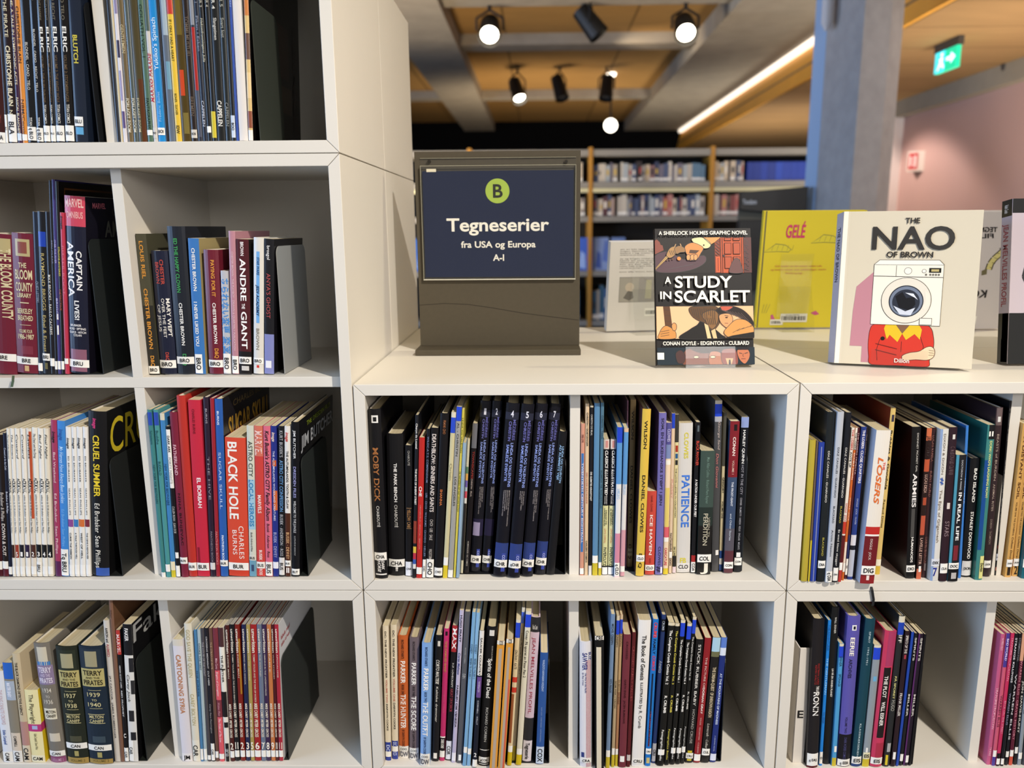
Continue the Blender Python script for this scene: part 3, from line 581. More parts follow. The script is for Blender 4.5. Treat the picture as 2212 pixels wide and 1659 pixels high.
B('G',146,191,117,1399,'23281f','dark green hardback, gold lettering, portrait plate','TERRY~.215~.255~2a2416~hb~.1~.9|AND THE~.268~.285~2a2416~h~.2~.8|PIRATES~.295~.335~2a2416~hb~.1~.9|1937~.395~.43~d0c490~h~.2~.75|TO~.45~.467~d0c490~h~.38~.6|1938~.48~.515~d0c490~h~.2~.75|MILTON~.58~.605~c8bc88~hb~.2~.8|CANIFF~.615~.64~c8bc88~hb~.2~.8|VOLUME 2~.965~.985~5a5020~h~.15~.85',('CAN',.82,.87,'h'),hard=1,yb=1651,pages=0,bands=((.03,.2,.08,.92,'2c3226'),(.06,.18,.22,.78,'a8a07c'),(.2,.345,.02,.98,'b8ac70'),(.375,.378,.25,.8,'c8bc88'),(.53,.533,.25,.8,'c8bc88'),(.57,.575,.15,.85,'c8bc88'),(.645,.65,.15,.85,'c8bc88'),(.76,.81,.25,.8,'4a4a38'),(.89,.935,.4,.6,'a89c60'),(.95,1,'a88c4c')))
B('G',193,243,167,1399,'1d2a38','dark navy hardback, gold lettering, portrait plate','TERRY~.2~.24~2a2416~hb~.1~.9|AND THE~.253~.27~2a2416~h~.2~.8|PIRATES~.28~.32~2a2416~hb~.1~.9|1939~.385~.42~d0c490~h~.2~.75|TO~.44~.457~d0c490~h~.38~.6|1940~.47~.505~d0c490~h~.2~.75|MILTON~.58~.605~c8bc88~hb~.2~.8|CANIFF~.615~.64~c8bc88~hb~.2~.8|VOLUME 3~.965~.985~5a5020~h~.15~.85',('CAN',.835,.885,'h'),hard=1,yb=1652,pages=0,bands=((.02,.185,.08,.92,'26323e'),(.04,.17,.25,.75,'a09878'),(.185,.335,.02,.98,'b8ac70'),(.365,.368,.25,.8,'c8bc88'),(.52,.523,.25,.8,'c8bc88'),(.57,.575,.15,.85,'c8bc88'),(.645,.65,.15,.85,'c8bc88'),(.76,.815,.25,.8,'3c4a54'),(.9,.945,.4,.6,'a89c60'),(.96,1,'a88c4c')))
B('G',248,260,222,1342,'cfc8bd','pale paperback with black and red lettering','AARON and~.05~.15~1a1a1a~b~.3~.75|AHMED~.16~.25~a85a58~b~.3~.75|JAY CANTOR~.38~.55~3a3634~~.35~.65|JAMES ROMBERGER~.57~.83~3a3634~~.35~.65')
B('G',260,269,234,1297,'7c5a48','tall reddish brown album with drawn cover','Sfar~.06~.11~3a2418~~.3~.6',side='6a4a34',d=.23,CT='Rouge~.5~.98~.0~.06~b8a898~')
B('G',270,279,249,1363,'141316','black paperback with a red top box','MARVEL~.03~.17~e8d0cc~b~.15~.85|ORSON SCOTT CARD~.26~.43~c8c8c8~b~.3~.65|RED PROPHET~.45~.65~c8c8c8~b~.3~.65|C~.78~.81~f0ece4~hb',('CAR',.89,.995,'v'),bands=((0,.18,'b83a34'),))
B('G',280,299,264,1350,'dcdad4','white paperback with black ink blots','FAKER~.03~.12~f0ece6~b~.2~.6|Carey Jock~.36~.56~2a2a2a~i~.2~.5',('CAR',.84,.995,'v','f1eee6',0,.55),bands=((0,.22,'17171a'),(.24,.34,.5,1,'26262a'),(.4,.5,.6,1,'2c2c2e'),(.62,.7,.2,.8,'26262a'),(.78,.84,.3,.9,'222226')),side='111113',CT='Faker~.02~.98~.01~.14~a8a8a4~')
# ---- bottom row, second compartment
B('H',394,416,371,1382,'dcd6da','lilac-white paperback with brown lettering','CARTOONING SYRIA~.12~.6~b8784c~b~.25~.7',('JM',.93,.995,'h','e8e2e0'),bands=((0,.05,'d8d0c0'),),)
B('H',417,433,396,1348,'ddd6c2','cream hardback with outlined lettering','GOD SAVE THE QUEEN~.04~.38~b0a478~~.25~.75|CAREY BOLTON~.5~.73~b0a478~~.25~.75',('CAR',.84,.995,'v','e6e0d0'),hard=1)
B('H',434,440,418,1360,'4a7ea8','thin steel blue paperback','THE FURRIER~.3~.5~1a3a58',('',.9,.985,'h'))
B('H',441,448,425,1360,'a8b8bc','thin pale blue-grey paperback','CHOKE THE NEST~.1~.3~3a4a50',('',.9,.985,'h'))
B('H',449,456,431,1357,'4a474c','thin charcoal paperback','THE HOUSE OF THE NIGHT~.1~.35~a8a4a8',('',.95,.985,'h'))
B('H',457,465,438,1357,'1f1c24','black paperback with white lettering','CROSSING MIDNIGHT  CUT HERE~.06~.42~d8d4d0~~.3~.7|Carey Fern Pennington~.56~.78~a8a4a0~~.3~.7',('CAR',.86,.99,'v'))
B('H',466,473,450,1357,'6a4a3e','thin brown paperback','THE STRANGE FATE~.1~.3~b89878',('',.92,.97,'h'))
B('H',474,485,458,1357,'78323e','wine paperback with pink panels','Mike Carey~.22~.3~e0b0b4~~.3~.7|Empire of Corruption~.32~.5~f0d8d8~i~.3~.7|Walter Platt~.55~.65~c89098~i~.3~.7|The Wake of The Line~.67~.85~f0d8d8~i~.3~.7',('',.94,.98,'h'),bands=((.31,.53,'d85a64'),(.66,1,'d85a64')))
B('H',486,497,469,1356,'e8e2d6','white paperback with large black shapes','THE FURTHER~.2~.4~26221e~b~.3~.7|VERTIGO~.9~.96~c8c8c8~b',(),bands=((0,.14,'4a2c2e'),(.3,.31,'26221e'),(.47,.66,'1c181a'),(.7,.74,.2,1,'1c181a'),(.86,1,.2,.9,'1c181a')))
for i,(a,b_,c,col,dn,n_,t) in enumerate(((498,507,485,'4a1c1a','rust-brown','2','INSIDE MAN'),(508,518,494,'17161a','black','1','TOMMY TAYLOR AND THE BOGUS IDENTITY'),(520,530,506,'7a2018','brick','2','INSIDE MAN'),(532,541,521,'20264a','navy','3',"DEAD MAN'S KNOCK"),(542,550,531,'a89250','khaki','5','ON TO GENESIS'),(551,564,538,'9c2224','scarlet','6','TOMMY TAYLOR AND THE WAR OF WORDS'),(565,575,552,'6a7488','slate','7','THE WOUND'),(575,585,563,'3a2648','purple','8','ORPHEUS IN THE UNDERWORLDS'),(586,595,575,'c07444','orange','9','FABLE'),(596,602,584,'4c161c','maroon','10','WAR STORIES'),(603,612,591,'a8283a','crimson','11','APOCALYPSE'))):
    B('H',a,b_,c,1351,col,'%s paperback of a numbered run, white stylised title'%dn,'unwritten~.03~.2~e8dcc8~b~.2~.8|%s~.21~%.2f~d8ccb8~~.32~.62|MIKE CAREY~.57~.68~e0d4c0~b~.2~.75|PETER GROSS~.69~.82~e0d4c0~b~.2~.75|%s~.86~.91~f0e8d8~hb~.15~.85'%(t,.3+.008*len(t),n_),('',.92,.97,'h'),bands=((.1,.5,.7,1,'a87a24'),) if i==2 else (),pages=3,side='d6d4d4' if i==10 else None,d=.19,
      CT='fabula read~.05~.3~.1~.13~b84a50~|tales of war~.05~.3~.15~.18~b84a50~' if i==10 else '')
# ---- third row, third compartment
B('I',807,837,794,884,'131215','black hardback with brown block title','MOBY DICK~.22~.535~a0683a~b~.25~.68|CHABOUTÉ~.56~.685~d8d4cc~x~.35~.58|DARK~.89~.945~f0ece6~bi~.58~.8|HORSE~.89~.96~f0ece6~bi~.25~.5',('CHA',.84,.888,'h'),hard=1,bands=((.035,.078,.25,.78,'e8e6e2'),(.045,.07,.38,.65,'1c1c1c'),(.97,.978,.05,.95,'f0ece6')),yb=1250)
B('I',840,875,834,938,'151416','thick black hardback with white title','THE PARK BENCH~.2~.47~f0ece6~b~.42~.6|CHABOUTÉ~.49~.65~c8c4bc~~.42~.6|ff~.93~.965~e8e4dc~hb~.42~.6',('CHA',.88,.935,'h'),hard=1,yb=1244)
B('I',876,891,875,962,'151417','black paperback with an outlined brown title','CHABOUTÉ~.04~.15~a8a49c~~.35~.65|YELLOW CAB~.48~.62~a87a4a~~.25~.75',('CHA',.885,.995,'h','e4e6ee'),bands=((.47,.475,.15,.9,'8a6a48'),(.625,.63,.15,.9,'8a6a48')),yb=1245)
B('I',891,898,897,896,'1b1c22','thin black album, coloured squares near foot','Charyn de Loustal~.05~.2~e8e4dc~b|THE BOYS OF SHERIFF STREET~.32~.54~e8e4dc~b',(),bands=((.64,.78,'8a3a2c'),(.8,.84,'d8b848'),(.84,.88,'b83044'),(.88,.91,'3a5aa8'),(.91,.94,'e0dcd8')))
B('I',899,911,905,945,'b82a26','bright red paperback with white title','CHE~.34~.41~f0e4dc~b~.2~.7|OESTERHELD / BRECCIA / BRECCIA~.47~.79~d88a80~~.38~.6',('',.92,.97,'h'))
B('I',912,919,922,926,'14161e','thin black paperback with blue spaced letters','WILDC.A.T.S. COMPENDIUM~.05~.35~7a88a8~x|LEE · CHOI · WILLIAMS · CHIODO · HELLER~.42~.85~7a88a8~x',('CHO',.87,.995,'v'))
B('I',920,936,931,924,'141215','black paperback with ornate white title','DEATHBLOW: SINNERS AND SAINTS~.04~.55~d8ccc4~b~.2~.72|CHOI · LEE · SALE~.6~.74~b8b0a8~~.3~.7|WILDSTORM~.8~.87~b8b0a8~~.3~.7',('CHO',.87,.995,'v'))
B('I',937,955,951,893,'131114','black hardback with orange capitals','FRANK CHO~.04~.12~a8683c~~.4~.7|SHANNA~.45~.55~c8703a~b~.35~.62',('CHO',.935,.985,'h'),hard=1)
B('I',956,966,975,890,'c9c096','pale yellow album with blue tape','Christin~.3~.4~8a8460',('',.87,.92,'h'),bands=((0,.03,'d8d0b8'),(.03,.12,'2a4ac0'),(.92,1,'d8c030')))
B('I',967,978,985,880,'9d9b95','grey album with black title, blue tape','AL - CHRISTIN~.09~.28~2a2826~~.3~.7|LOS ANGELES~.4~.57~2a2826~~.3~.7',('',.955,1,'h'),bands=((0,.08,'2347c8'),))
B('I',979,984,997,885,'cdbf50','narrow yellow album between grey and light blue','LINDA OG VALENTIN~.05~.25~3a3818|PÅ RANDEN AF DET STORE INTET~.36~.6~3a3818')
B('I',985,992,999,958,'8fa8bc','narrow light blue album','',yb=1250)
B('I',993,1000,1006,950,'c8c0a4','cream album with a ladder of coloured squares','',bands=((.2,.25,'5a7a5a'),(.25,.3,'d8a050'),(.3,.35,'6a5aa0'),(.35,.38,'a8b4bc'),(.38,.43,'c84a5a'),(.43,.47,'d8d4cc'),(.47,.9,'2a2624')),yb=1240)
B('I',1002,1013,1021,916,'171214','black album with dull red title','TOWNSCAPES~.18~.36~8a2a22~b~.3~.7|CHRISTIN · BILAL~.36~.48~b8a8a0~~.35~.65|HUMANOIDS / DC COMICS~.78~.95~b8b0a8~~.35~.65',(),bands=((0,.16,'6a6a70'),),yb=1240)
for i,(a,b_,c,yt,yb,n_,t) in enumerate(((1015,1037,1038,868,1238,'1','DØDE BYERS BY|STJERNELØSES LAND|DE TUSIND PLANETERS RIGE'),(1040,1060,1064,868,1238,'2','LANDET UDEN STJERNE|VELKOMMEN TIL ALFLOLOL|HERSKERENS FUGLE'),(1065,1093,1094,873,1248,'4','METRO CHATELET RETNING CASSIOPEIA|BROOKLYN STATION|ENDESTATION KOSMOS|TIDSSPIRALEN PÅ HYPSIS'),(1096,1123,1127,875,1250,'5','OVER GRÆNSEN|DE LEVENDE VÅBEN|FORTET'),(1126,1151,1158,874,1247,'6','ULTRALUMENS GIDSLER|FORÆLDREL·ST FRA STJERNERNE|MØRKE TIDER'),(1155,1178,1188,874,1243,'7','PÅ RANDEN AF DET STORE INTET|STENENES ORDEN|TIDSÅBNEREN'))):
    tl=t.split('|')
    B('I',a,b_,c,yt,'14141c','black blue-lettered hardback numbered %s on top'%('one','two','four','five','six','seven')[i],
      n_+'~.04~.075~d8d8e4~hb~.4~.62|MÉZIÈRES~.09~.205~5a5a9c~b~.62~.82|CHRISTIN~.1~.21~6a6aac~b~.32~.52|LINDA OG VALENTINS~.22~.47~8a9cdc~b~.56~.76|SAMLEDE EVENTYR~.23~.44~8a9cdc~b~.26~.46|'+'|'.join('%s~.49~%.2f~a8a0a0~~%.2f~%.2f'%(x,.5+.0062*len(x),.72-.14*k,.80-.14*k) for k,x in enumerate(tl))+'|COBOLT~.87~.95~a8b0d8~b~.6~.8',
      ('qCHR' if n_=='5' else 'CHR',.9,.945,'h'),hard=1,yb=yb,gl=.2,bands=((.05,.09,'2a2c3c'),(.68,.78,'26223c') if n_ in '12' else (.8,.9,'2f3f7a'),(.86,.97,.55,.85,'39479a'))+(((.7,.78,.05,.7,'9a90b0'),) if n_=='1' else ()))
B('I',1180,1198,1207,934,'141418','black blue-lettered hardback without a number','LINDA OG VALENTIN~.1~.35~8ab0d8~b~.55~.78|AD RUMMETS VEJE~.09~.33~8ab0d8~b~.25~.48',(),hard=1,yb=1243)
# ---- third row, fourth compartment
B('J',1250,1261,1250,915,'cf947c','salmon paperback with a blue brush stripe','DANIEL CLOWES~.07~.12~6a2a28|TWENTIETH CENTURY EIGHTBALL~.25~.78~d8dce4~b~.3~.7',('',.95,.99,'h'),bands=((.19,.84,.15,.8,'3f72b0'),))
B('J',1262,1270,1263,872,'d8bc98','cream album with black lettering','CHRISTIN / GOETZINGER~.05~.24~2a2420~b~.3~.75|DEN HVIDE SULTANINDE~.39~.57~a84a48~~.3~.7|CARLSEN COMICS~.79~.92~2a2420~b~.3~.75')
B('J',1271,1278,1275,876,'1d1c20','thin black album, cream top, white lettering','CHRISTIN OG BILAL~.05~.17~c8c4bc|DE GLEMTES KRIGSTOGT~.38~.55~e0dcd4~b',(),bands=((.0,.01,'d8ccb0'),(.94,1,'d8d4ce')))
B('J',1279,1291,1284,871,'5a86aa','worn light blue album','',('',.88,.925,'h'),bands=((.925,1,'c8b430'),))
B('J',1292,1299,1298,870,'4f7286','dull blue album, yellow-white label','CHRISTIN - TARDI~.07~.2~28424e|RUMOR PÅ ROUERGUE~.38~.6~28424e',('',.92,.955,'h'),bands=((.955,1,'c8b430'),))
for i,(a,b_,c,t1,t2) in enumerate(((1300,1312,1304,'THROUGH THE','LOOKING-GLASS'),(1313,1325,1319,'CYRANO','de BERGERAC'))):
    B('J',a,b_,c,949,'16151a','black and yellow small paperback, longer subtitle' if i==0 else 'black and yellow small paperback, shorter subtitle','CLASSICS ILLUSTRATED~.08~.4~f0ece4~bi~.3~.8|GRAPHIC~.4~.47~d8d4cc~~.55~.75|NOVEL~.41~.47~d8d4cc~~.25~.45|%s~.51~.62~2a2a1c~b~.5~.75|%s~.5~.63~2a2a1c~b~.22~.45|LEWIS CARROLL~.65~.76~c07a4a~~.3~.65|PAPERCUTZ~.79~.93~2a2a1c~b~.25~.75'%(t1,t2),('',.94,.995,'h'),bands=((0,.07,'d8c8bc'),(.01,.06,.3,.8,'c88a80'),(.48,.93,'d6d29a')),yb=1242)
B('J',1326,1338,1328,923,'5a92c8','blue and pink paperback with blue tape','SAMMELBAND~.4~.47~9ab8d8',('q CLO',.9,.99,'v'),bands=((0,.1,'2445c0'),(.37,.7,'dfdedb'),(.7,.9,'d0889c'),(.9,1,'e8c8cc')),yb=1247)
B('J',1339,1349,1348,927,'5a92c8','blue and pink paperback, cream top, no tape','SAMMELBAND~.37~.44~9ab8d8',('',.93,.97,'h'),bands=((0,.025,'d8b898'),(.37,.68,'dcd8d4'),(.68,1,'d09aa4')),yb=1246)
B('J',1350,1353,1351,867,'7a5468','very thin mauve album with pale lettering','John Cleland~.06~.18~b890a4',yb=1228)
B('J',1354,1366,1362,865,'8d7650','brown shaded volume with large black title','WILSON~.065~.23~231d14~b~.28~.68|DANIEL CLOWES~.385~.73~231d14~b~.28~.68|D+Q~.86~.95~231d14~b~.25~.7',('CLO',.885,.93,'h','a89878'),yb=1226)  # shade on this set-back volume is put into its brown and label colours
B('J',1373,1391,1388,886,'d9b64a','yellow hardback with large black title','WILSON~.065~.23~2a2416~b~.3~.66|DANIEL CLOWES~.385~.73~2a2416~b~.3~.66|D+Q~.86~.95~2a2416~b~.3~.66',('CLO',.87,.91,'h'),hard=1,side='6a4440',yb=1246)
B('J',1393,1413,1398,1063,'c5493c','small red book with white title','DANIEL CLOWES~.05~.24~7a2420~~.4~.6|ICE HAVEN~.28~.76~f0e4da~b~.36~.66|PANTHEON~.8~.86~7a2420~~.4~.6',('CLO',.88,.95,'h'),yb=1243)
B('J',1415,1431,1419,894,'716aa8','violet paperback with hand lettered title','SOM, EN SILKEHANSKE STØPT I JERN~.03~.56~2a2440~b~.35~.68|CLOWES~.82~.94~2a2440~~.35~.68|#~.945~.985~2a2440~b',('',.95,.99,'h','e8e4f0',.7,.95),yb=1243)
B('J',1432,1443,1436,915,'e8cfae','cream paperback with cartoon colour panels','CLOWES~.04~.12~d0c8e0|CARICATURE~.82~.94~c0303a~b~.2~.7',(),bands=((0,.14,'54508c'),(.14,.23,'7a88b0'),(.24,.27,'f0e8d8'),(.42,.68,.1,.9,'ddc46a'),(.68,.75,'d8606a'),(.75,.78,'f0e8dc'),(.96,1,'d8c030')),yb=1242)
B('J',1444,1451,1448,895,'dcc4a8','thin cream paperback with blue tape','PUSSEY~.4~.52~d89a8c|FANTAGRAPHICS BOOKS~.74~.95~3a3028~b',('',.86,.9,'h'),bands=((0,.09,'2445c0'),),yb=1240)
B('J',1452,1460,1456,897,'dccf9c','cream paperback, black patterned top','THE LLOYD LLEWELLYN COLLECTION~.33~.64~3a3420~~.3~.7|DAN CLOWES~.83~.89~3a3420~b',(),bands=((0,.17,'3a3834'),(.19,.23,.2,.9,'a83a28'),(.24,.27,.2,.9,'2a5a8a'),(.28,.31,.2,.9,'2a2a2a'),(.89,.96,'2a2826'),(.96,1,'dcc8cc')),yb=1239)
B('J',1461,1490,1466,916,'d2cec8','thick white volume with fat blue title','CLOWES~.06~.23~d6c93a~b~.4~.7|PATIENCE~.34~.69~3a72cc~b~.28~.85|FB~.9~.935~d6c93a~hb~.25~.7',('CLO',.935,.985,'h','dcd8d2'),yb=1238)
B('J',1492,1502,1504,914,'17171a','black paperback with red and white title','BLACK PANTHER~.12~.28~c03a2a~b~.2~.8|A NATION UNDER OUR FEET~.37~.62~e8e4e0~b~.25~.75',('COA',.925,.995,'v'),bands=((.02,.06,.3,.7,'5a6468'),(.88,.925,'a02a2a')),yb=1239)
B('J',1505,1535,1513,976,'26302c','dark thick paperback with streaked green cover','VEIEN TIL~.53~.7~a8a08c~~.66~.82|PERDITION~.5~.76~c4bca4~~.34~.66|Max Allan Collins · Richard Piers Rayner~.05~.42~6a8478~~.45~.65|J~.91~.975~e8e0d0~hb',('COL',.835,.9,'h'),bands=((0,.45,'3c4c45'),(.6,1,'1c1a19')),yb=1242)
B('J',1537,1552,1545,867,'4a4a4c','taped grey volume with red script title','George Sand~.12~.28~b8a8a0~i~.5~.8|Don Giovanni~.3~.5~c87a78~i~.3~.65',('',.87,.9,'h','e8e6e2',.5,.95),bands=((0,.02,'c8bea8'),(.02,.09,'2445c0'),(.09,.12,'a8a8ac')),gl=.12,yb=1236)
B('J',1553,1560,1563,893,'cbbd98','cream paperback with dark upper half','GREGORY~.4~.5~2a261c~b|VOLUME ONE~.55~.66~2a261c~b',(),bands=((0,.33,'4a4840'),(.87,.92,'2a4a8a'),(.92,.96,'d8d4cc'),(.96,1,'2a4a8a')),yb=1234)
B('J',1561,1583,1578,912,'3a4a66','paperback with red top and blue picture','CONAN~.1~.22~f0e4d8~b~.35~.65|VOLUME 1~.25~.34~d8b8a8~~.38~.6|THE FROST-GIANT~.39~.55~d8dce4~b~.4~.62|and Other Stories~.6~.78~c8d0dc~~.4~.6',('CON',.925,.97,'h'),bands=((0,.36,'7c2028'),(.02,.06,.4,.75,'1c1416'),(.7,.85,'54505a'),(.85,1,'5a3038')),yb=1239)
B('J',1585,1601,1602,903,'12141a','black paperback with white lettering, light top','HARLEY QUINN~.08~.29~e8e6e2~b~.3~.62|HOT IN THE CITY~.3~.49~9a98a0~~.3~.62|CONNER · PALMIOTTI · HARDIN · ROUX · SINCLAIR · MOUNTS~.51~.85~a8a6ac~~.35~.6|1~.87~.9~e8e6e2~hb',('CON',.905,.955,'h'),bands=((0,.065,'8a9ac8'),),yb=1237)
# ---- third row, fifth compartment
B('K',1731,1744,1750,951,'b3a03a','worn mustard yellow hardback','',hard=1)
B('K',1745,1749,1763,952,'6a5848','slim brown-grey volume with a yellow foot','',bands=((.7,1,'c8b430'),))
B('K',1750,1763,1769,956,'2a3f96','royal blue hardback with a worn spine','',(),hard=1,bands=((.03,1,.42,.56,'8a90b0'),))
B('K',1765,1781,1788,891,'1d2123','black hardback with typewriter author lettering','DÍAZ CANALES - GUARNIDO~.22~.52~d8d4cc~~.35~.6|BLACKSAD~.73~.84~b8ac48~~.35~.6',('DIA',.87,.915,'h'),hard=1,yb=1257)
B('K',1782,1797,1810,890,'b4b8c0','silver-white hardback with typewriter lettering','DÍAZ CANALES - GUARNIDO~.2~.49~3a3c44~~.35~.62|BLACKSAD~.54~.64~3a3c44~~.35~.62|Arctic Nation~.68~.84~3a3c44~~.35~.62',('q DIA',.93,.995,'v'),hard=1,yb=1259)
B('K',1798,1809,1829,891,'191b22','black volume with typewriter lettering, white foot','DÍAZ CANALES - GUARNIDO~.2~.49~d8d4cc~~.3~.65|BLACKSAD~.54~.64~b8ac48~~.3~.65|Et sted blant skygger~.68~.9~d8d4cc~~.3~.65',('DIA',.91,.99,'h'),yb=1258)
B('K',1810,1817,1840,924,'e2d8ca','white and orange paperback, dark red foot','THE LOSERS~.01~.14~c84a3a~b|ANTE UP~.15~.25~2a2420~b|DIGGLE · JOCK~.48~.6~c84a3a',('',.87,.92,'h'),bands=((.6,.68,'c03a2a'),(.69,.87,'5a1c20'),(.92,1,'b83a34')),yb=1257)
B('K',1818,1823,1848,924,'c8642a','thin orange paperback with black lettering','THE LOSERS~.03~.14~k~b|DOUBLE DOWN~.16~.33~f0d8c0~b|DIGGLE · JOCK~.45~.6~e8c0a0',('',.88,.94,'h'),bands=((0,.14,'e8e0d4'),(.74,.88,'e8d8c8')),yb=1254)
B('K',1824,1829,1853,924,'4a2028','thin dark red paperback, blue-white foot','THE LOSERS TRIFECTA~.03~.3~c8a8a8',('DIG',.86,.97,'v'),bands=((.7,.86,'2a3060'),),yb=1251)
B('K',1830,1842,1861,922,'2a3c80','blue paperback with white lettering and band','THE LOSERS:~.02~.14~e8e4ec~b~.3~.75|CLOSE QUARTERS~.15~.36~e8e4ec~b~.3~.75|DIGGLE · JOCK · OLIVER~.46~.63~a8b0d0~~.35~.65',(),bands=((.7,.77,'d8d6dc'),(.77,.8,'1c1c24'),(.8,.98,'b8bcc8')),yb=1252)
B('K',1843,1847,1866,924,'2c2024','very thin dark brown paperback','THE LOSERS ENDGAME~.04~.3~8a7a78',yb=1250)
B('K',1855,1888,1894,930,'e2dbcf','thick white volume with red and yellow title','LOSERS~.17~.47~d86a2a~bi~.32~.68|THE~.2~.25~d83a2a~b~.7~.85|DIGGLE · JOCK~.7~.84~d8c8c0~~.4~.56|1~.945~.975~e8d8d0~hb~.4~.6',('DIG',.88,.94,'h'),bands=((.62,.67,'b82c28'),(.67,.682,'e8e2dc'),(.682,1,'6a1c22'),(.95,1,'8a2428')),side='b8c4d4',yb=1261)
B('K',1890,1901,1925,881,'d6b870','pale ochre album with fancy black title','Bubbles & Gondola~.13~.48~2c2416~b~.25~.7|Renaud Dillies~.54~.71~4a3c20~~.25~.6',('',.905,.945,'h','e8e0c8'),bands=((.04,.08,.3,.8,'3a3444'),(.95,1,'c8a83a')),side='8a3a24',yb=1241,d=.24)
B('K',1957,1976,1971,922,'151415','black album with white fractured title','DIONNET PICARET GAL~.04~.29~c8c4bc~~.55~.75|ARMIES~.3~.52~e8e4e0~b~.3~.75|HUMANOIDS~.72~.89~f0ece4~b~.4~.66',('DIO',.91,.955,'h'),bands=((.53,.72,.3,.7,'4a4846'),),side='121113',yb=1250,d=.23)
B('K',1979,1990,2003,925,'2a1a16','dark paperback with flame orange patches','JERUSALEMS~.05~.2~2a1614~b|LUCAS DEZA~.3~.42~c8a090|LAVELLE LETTIR~.72~.9~c8a090',('',.91,.95,'h','e8e4dc',.3,.8),bands=((0,.08,'c86a44'),(.2,.28,'b85434'),(.45,.5,.2,.9,'a84a30'),(.57,.7,.1,1,'b8543a'),(.93,1,'c8684a')),yb=1251)
B('K',1991,2001,2013,924,'3a2224','dark reddish brown paperback','LUCAS VARELA~.05~.22~8a5a50|BURNT WORLD~.28~.45~8a5a50|CULBARD EDGINTON~.72~.9~8a5a50',('',.9,.95,'h','7a6a68',.3,.8),yb=1248)
B('K',2004,2027,2031,927,'d6d4ce','cream volume with grey literary lettering','DIXON & DIXON~.03~.29~7a6e60~~.42~.66|The Epic of Gilgamesh~.39~.74~7a6a58~~.38~.68|#~.31~.36~3a5aa8~b~.4~.8|7~.91~.965~1c2a8a~hb~.25~.75',('DIX',.85,.9,'h','d8dae0'),bands=((0,1,0,.28,'8aa0c4'),),yb=1255)
B('K',2029,2045,2052,923,'2e1c24','dark plum paperback with small pale moon','C. McDONALD CLARKE~.12~.3~5a4448|STARS~.6~.7~8a7478',('CLA',.88,.945,'h'),bands=((.045,.075,.4,.75,'d8d4cc'),(.48,.52,.3,.7,'d8ccc4')),yb=1256)
B('K',2047,2069,2067,983,'1e1e22','teal-edged small paperback with white title','DOCTOROW & WANG~.04~.27~c8c8cc~~.5~.66|IN REAL LIFE~.29~.67~f0eeea~b~.45~.75',('DOC',.85,.9,'h'),bands=((0,.9,0,.25,'4a90a8'),(.71,.83,.35,.8,'7a2830'),(.9,1,'141416'),(.93,.98,.3,.8,'b8b4b0')),side='4a90a8',yb=1256)
B('K',2070,2076,2087,919,'3f7fd0','tall bright blue thin hardback','AMERICANUS~.33~.5~a8c8f0',(),yb=1249,hard=1)
B('K',2077,2098,2098,991,'17171a','small black volume with white title','BAD ISLAND~.08~.36~f0eee8~b~.4~.7|STANLEY DONWOOD~.44~.84~f0eee8~b~.4~.7',('DON',.86,.985,'h','dcdad8'),yb=1247,hard=1)
B('K',2103,2122,2133,918,'3f7f78','teal paperback with blue cartoon swirls',"1~.04~.07~f0ece0~hb|DORK! WHO'S LAUGHING NOW?~.1~.46~d8dc8a~b~.4~.7",('Dorkin',.84,.99,'v','dcd88a',.45,1),bands=((0,.09,.2,1,'17181a'),(.22,.8,0,.5,'1a4a8a')),side='2a6a60',yb=1253)
B('K',2124,2139,2153,881,'33262a','tall brown hardback with ornamental top','BEASTS of BURDEN~.15~.42~a8968a~~.35~.65|ANIMAL RITES~.44~.6~a8968a~~.35~.65|DORKIN · THOMPSON~.65~.8~8a7a70~~.35~.65',('DOR',.9,.945,'h'),bands=((0,.1,.1,.9,'6a5a58'),(.05,.08,.3,.7,'d8d4cc')),hard=1,yb=1246)
B('K',2148,2162,2181,866,'141417','tall black album with thin white lettering','X. Dorison · A. Alice~.04~.22~b8b4b0~~.4~.62|Det tredje Testamentet Bok 1 - Markus eller Løvens vekkelse~.33~.74~c8c4c0~~.4~.58',('DI',.87,.91,'h','b8bcc8'),bands=((.82,.84,.4,.6,'a83a30'),(.95,.97,.3,.7,'c87a68')),yb=1243)
# ---- third row, sixth compartment
B('P',2171,2184,2206,915,'cf9f58','amber volume with brown title, number one','A DISTANT SOIL~.08~.48~5a3418~b~.3~.7|VOLUME ONE: THE GATHERING~.5~.72~5a3c1c~~.35~.6|Colleen Doran~.73~.88~5a3c1c~i~.35~.65|1~.93~.985~2a1c10~hb~.25~.75',('DOR',.88,.93,'h'),yb=1247)
B('P',2186,2199,2222,915,'cf9f58','amber volume with brown title, number two','A DISTANT SOIL~.08~.48~5a3418~b~.3~.7|VOLUME TWO: THE ASCENDANT~.5~.72~5a3c1c~~.35~.6|Colleen Doran~.73~.88~5a3c1c~i~.35~.65|2~.93~.985~2a1c10~hb~.25~.75',('DOR',.88,.93,'h'),yb=1245)
B('P',2203,2224,2242,940,'1f5f6c','deep teal volume cut by the picture edge','',('D',.86,.92,'h'),yb=1250)
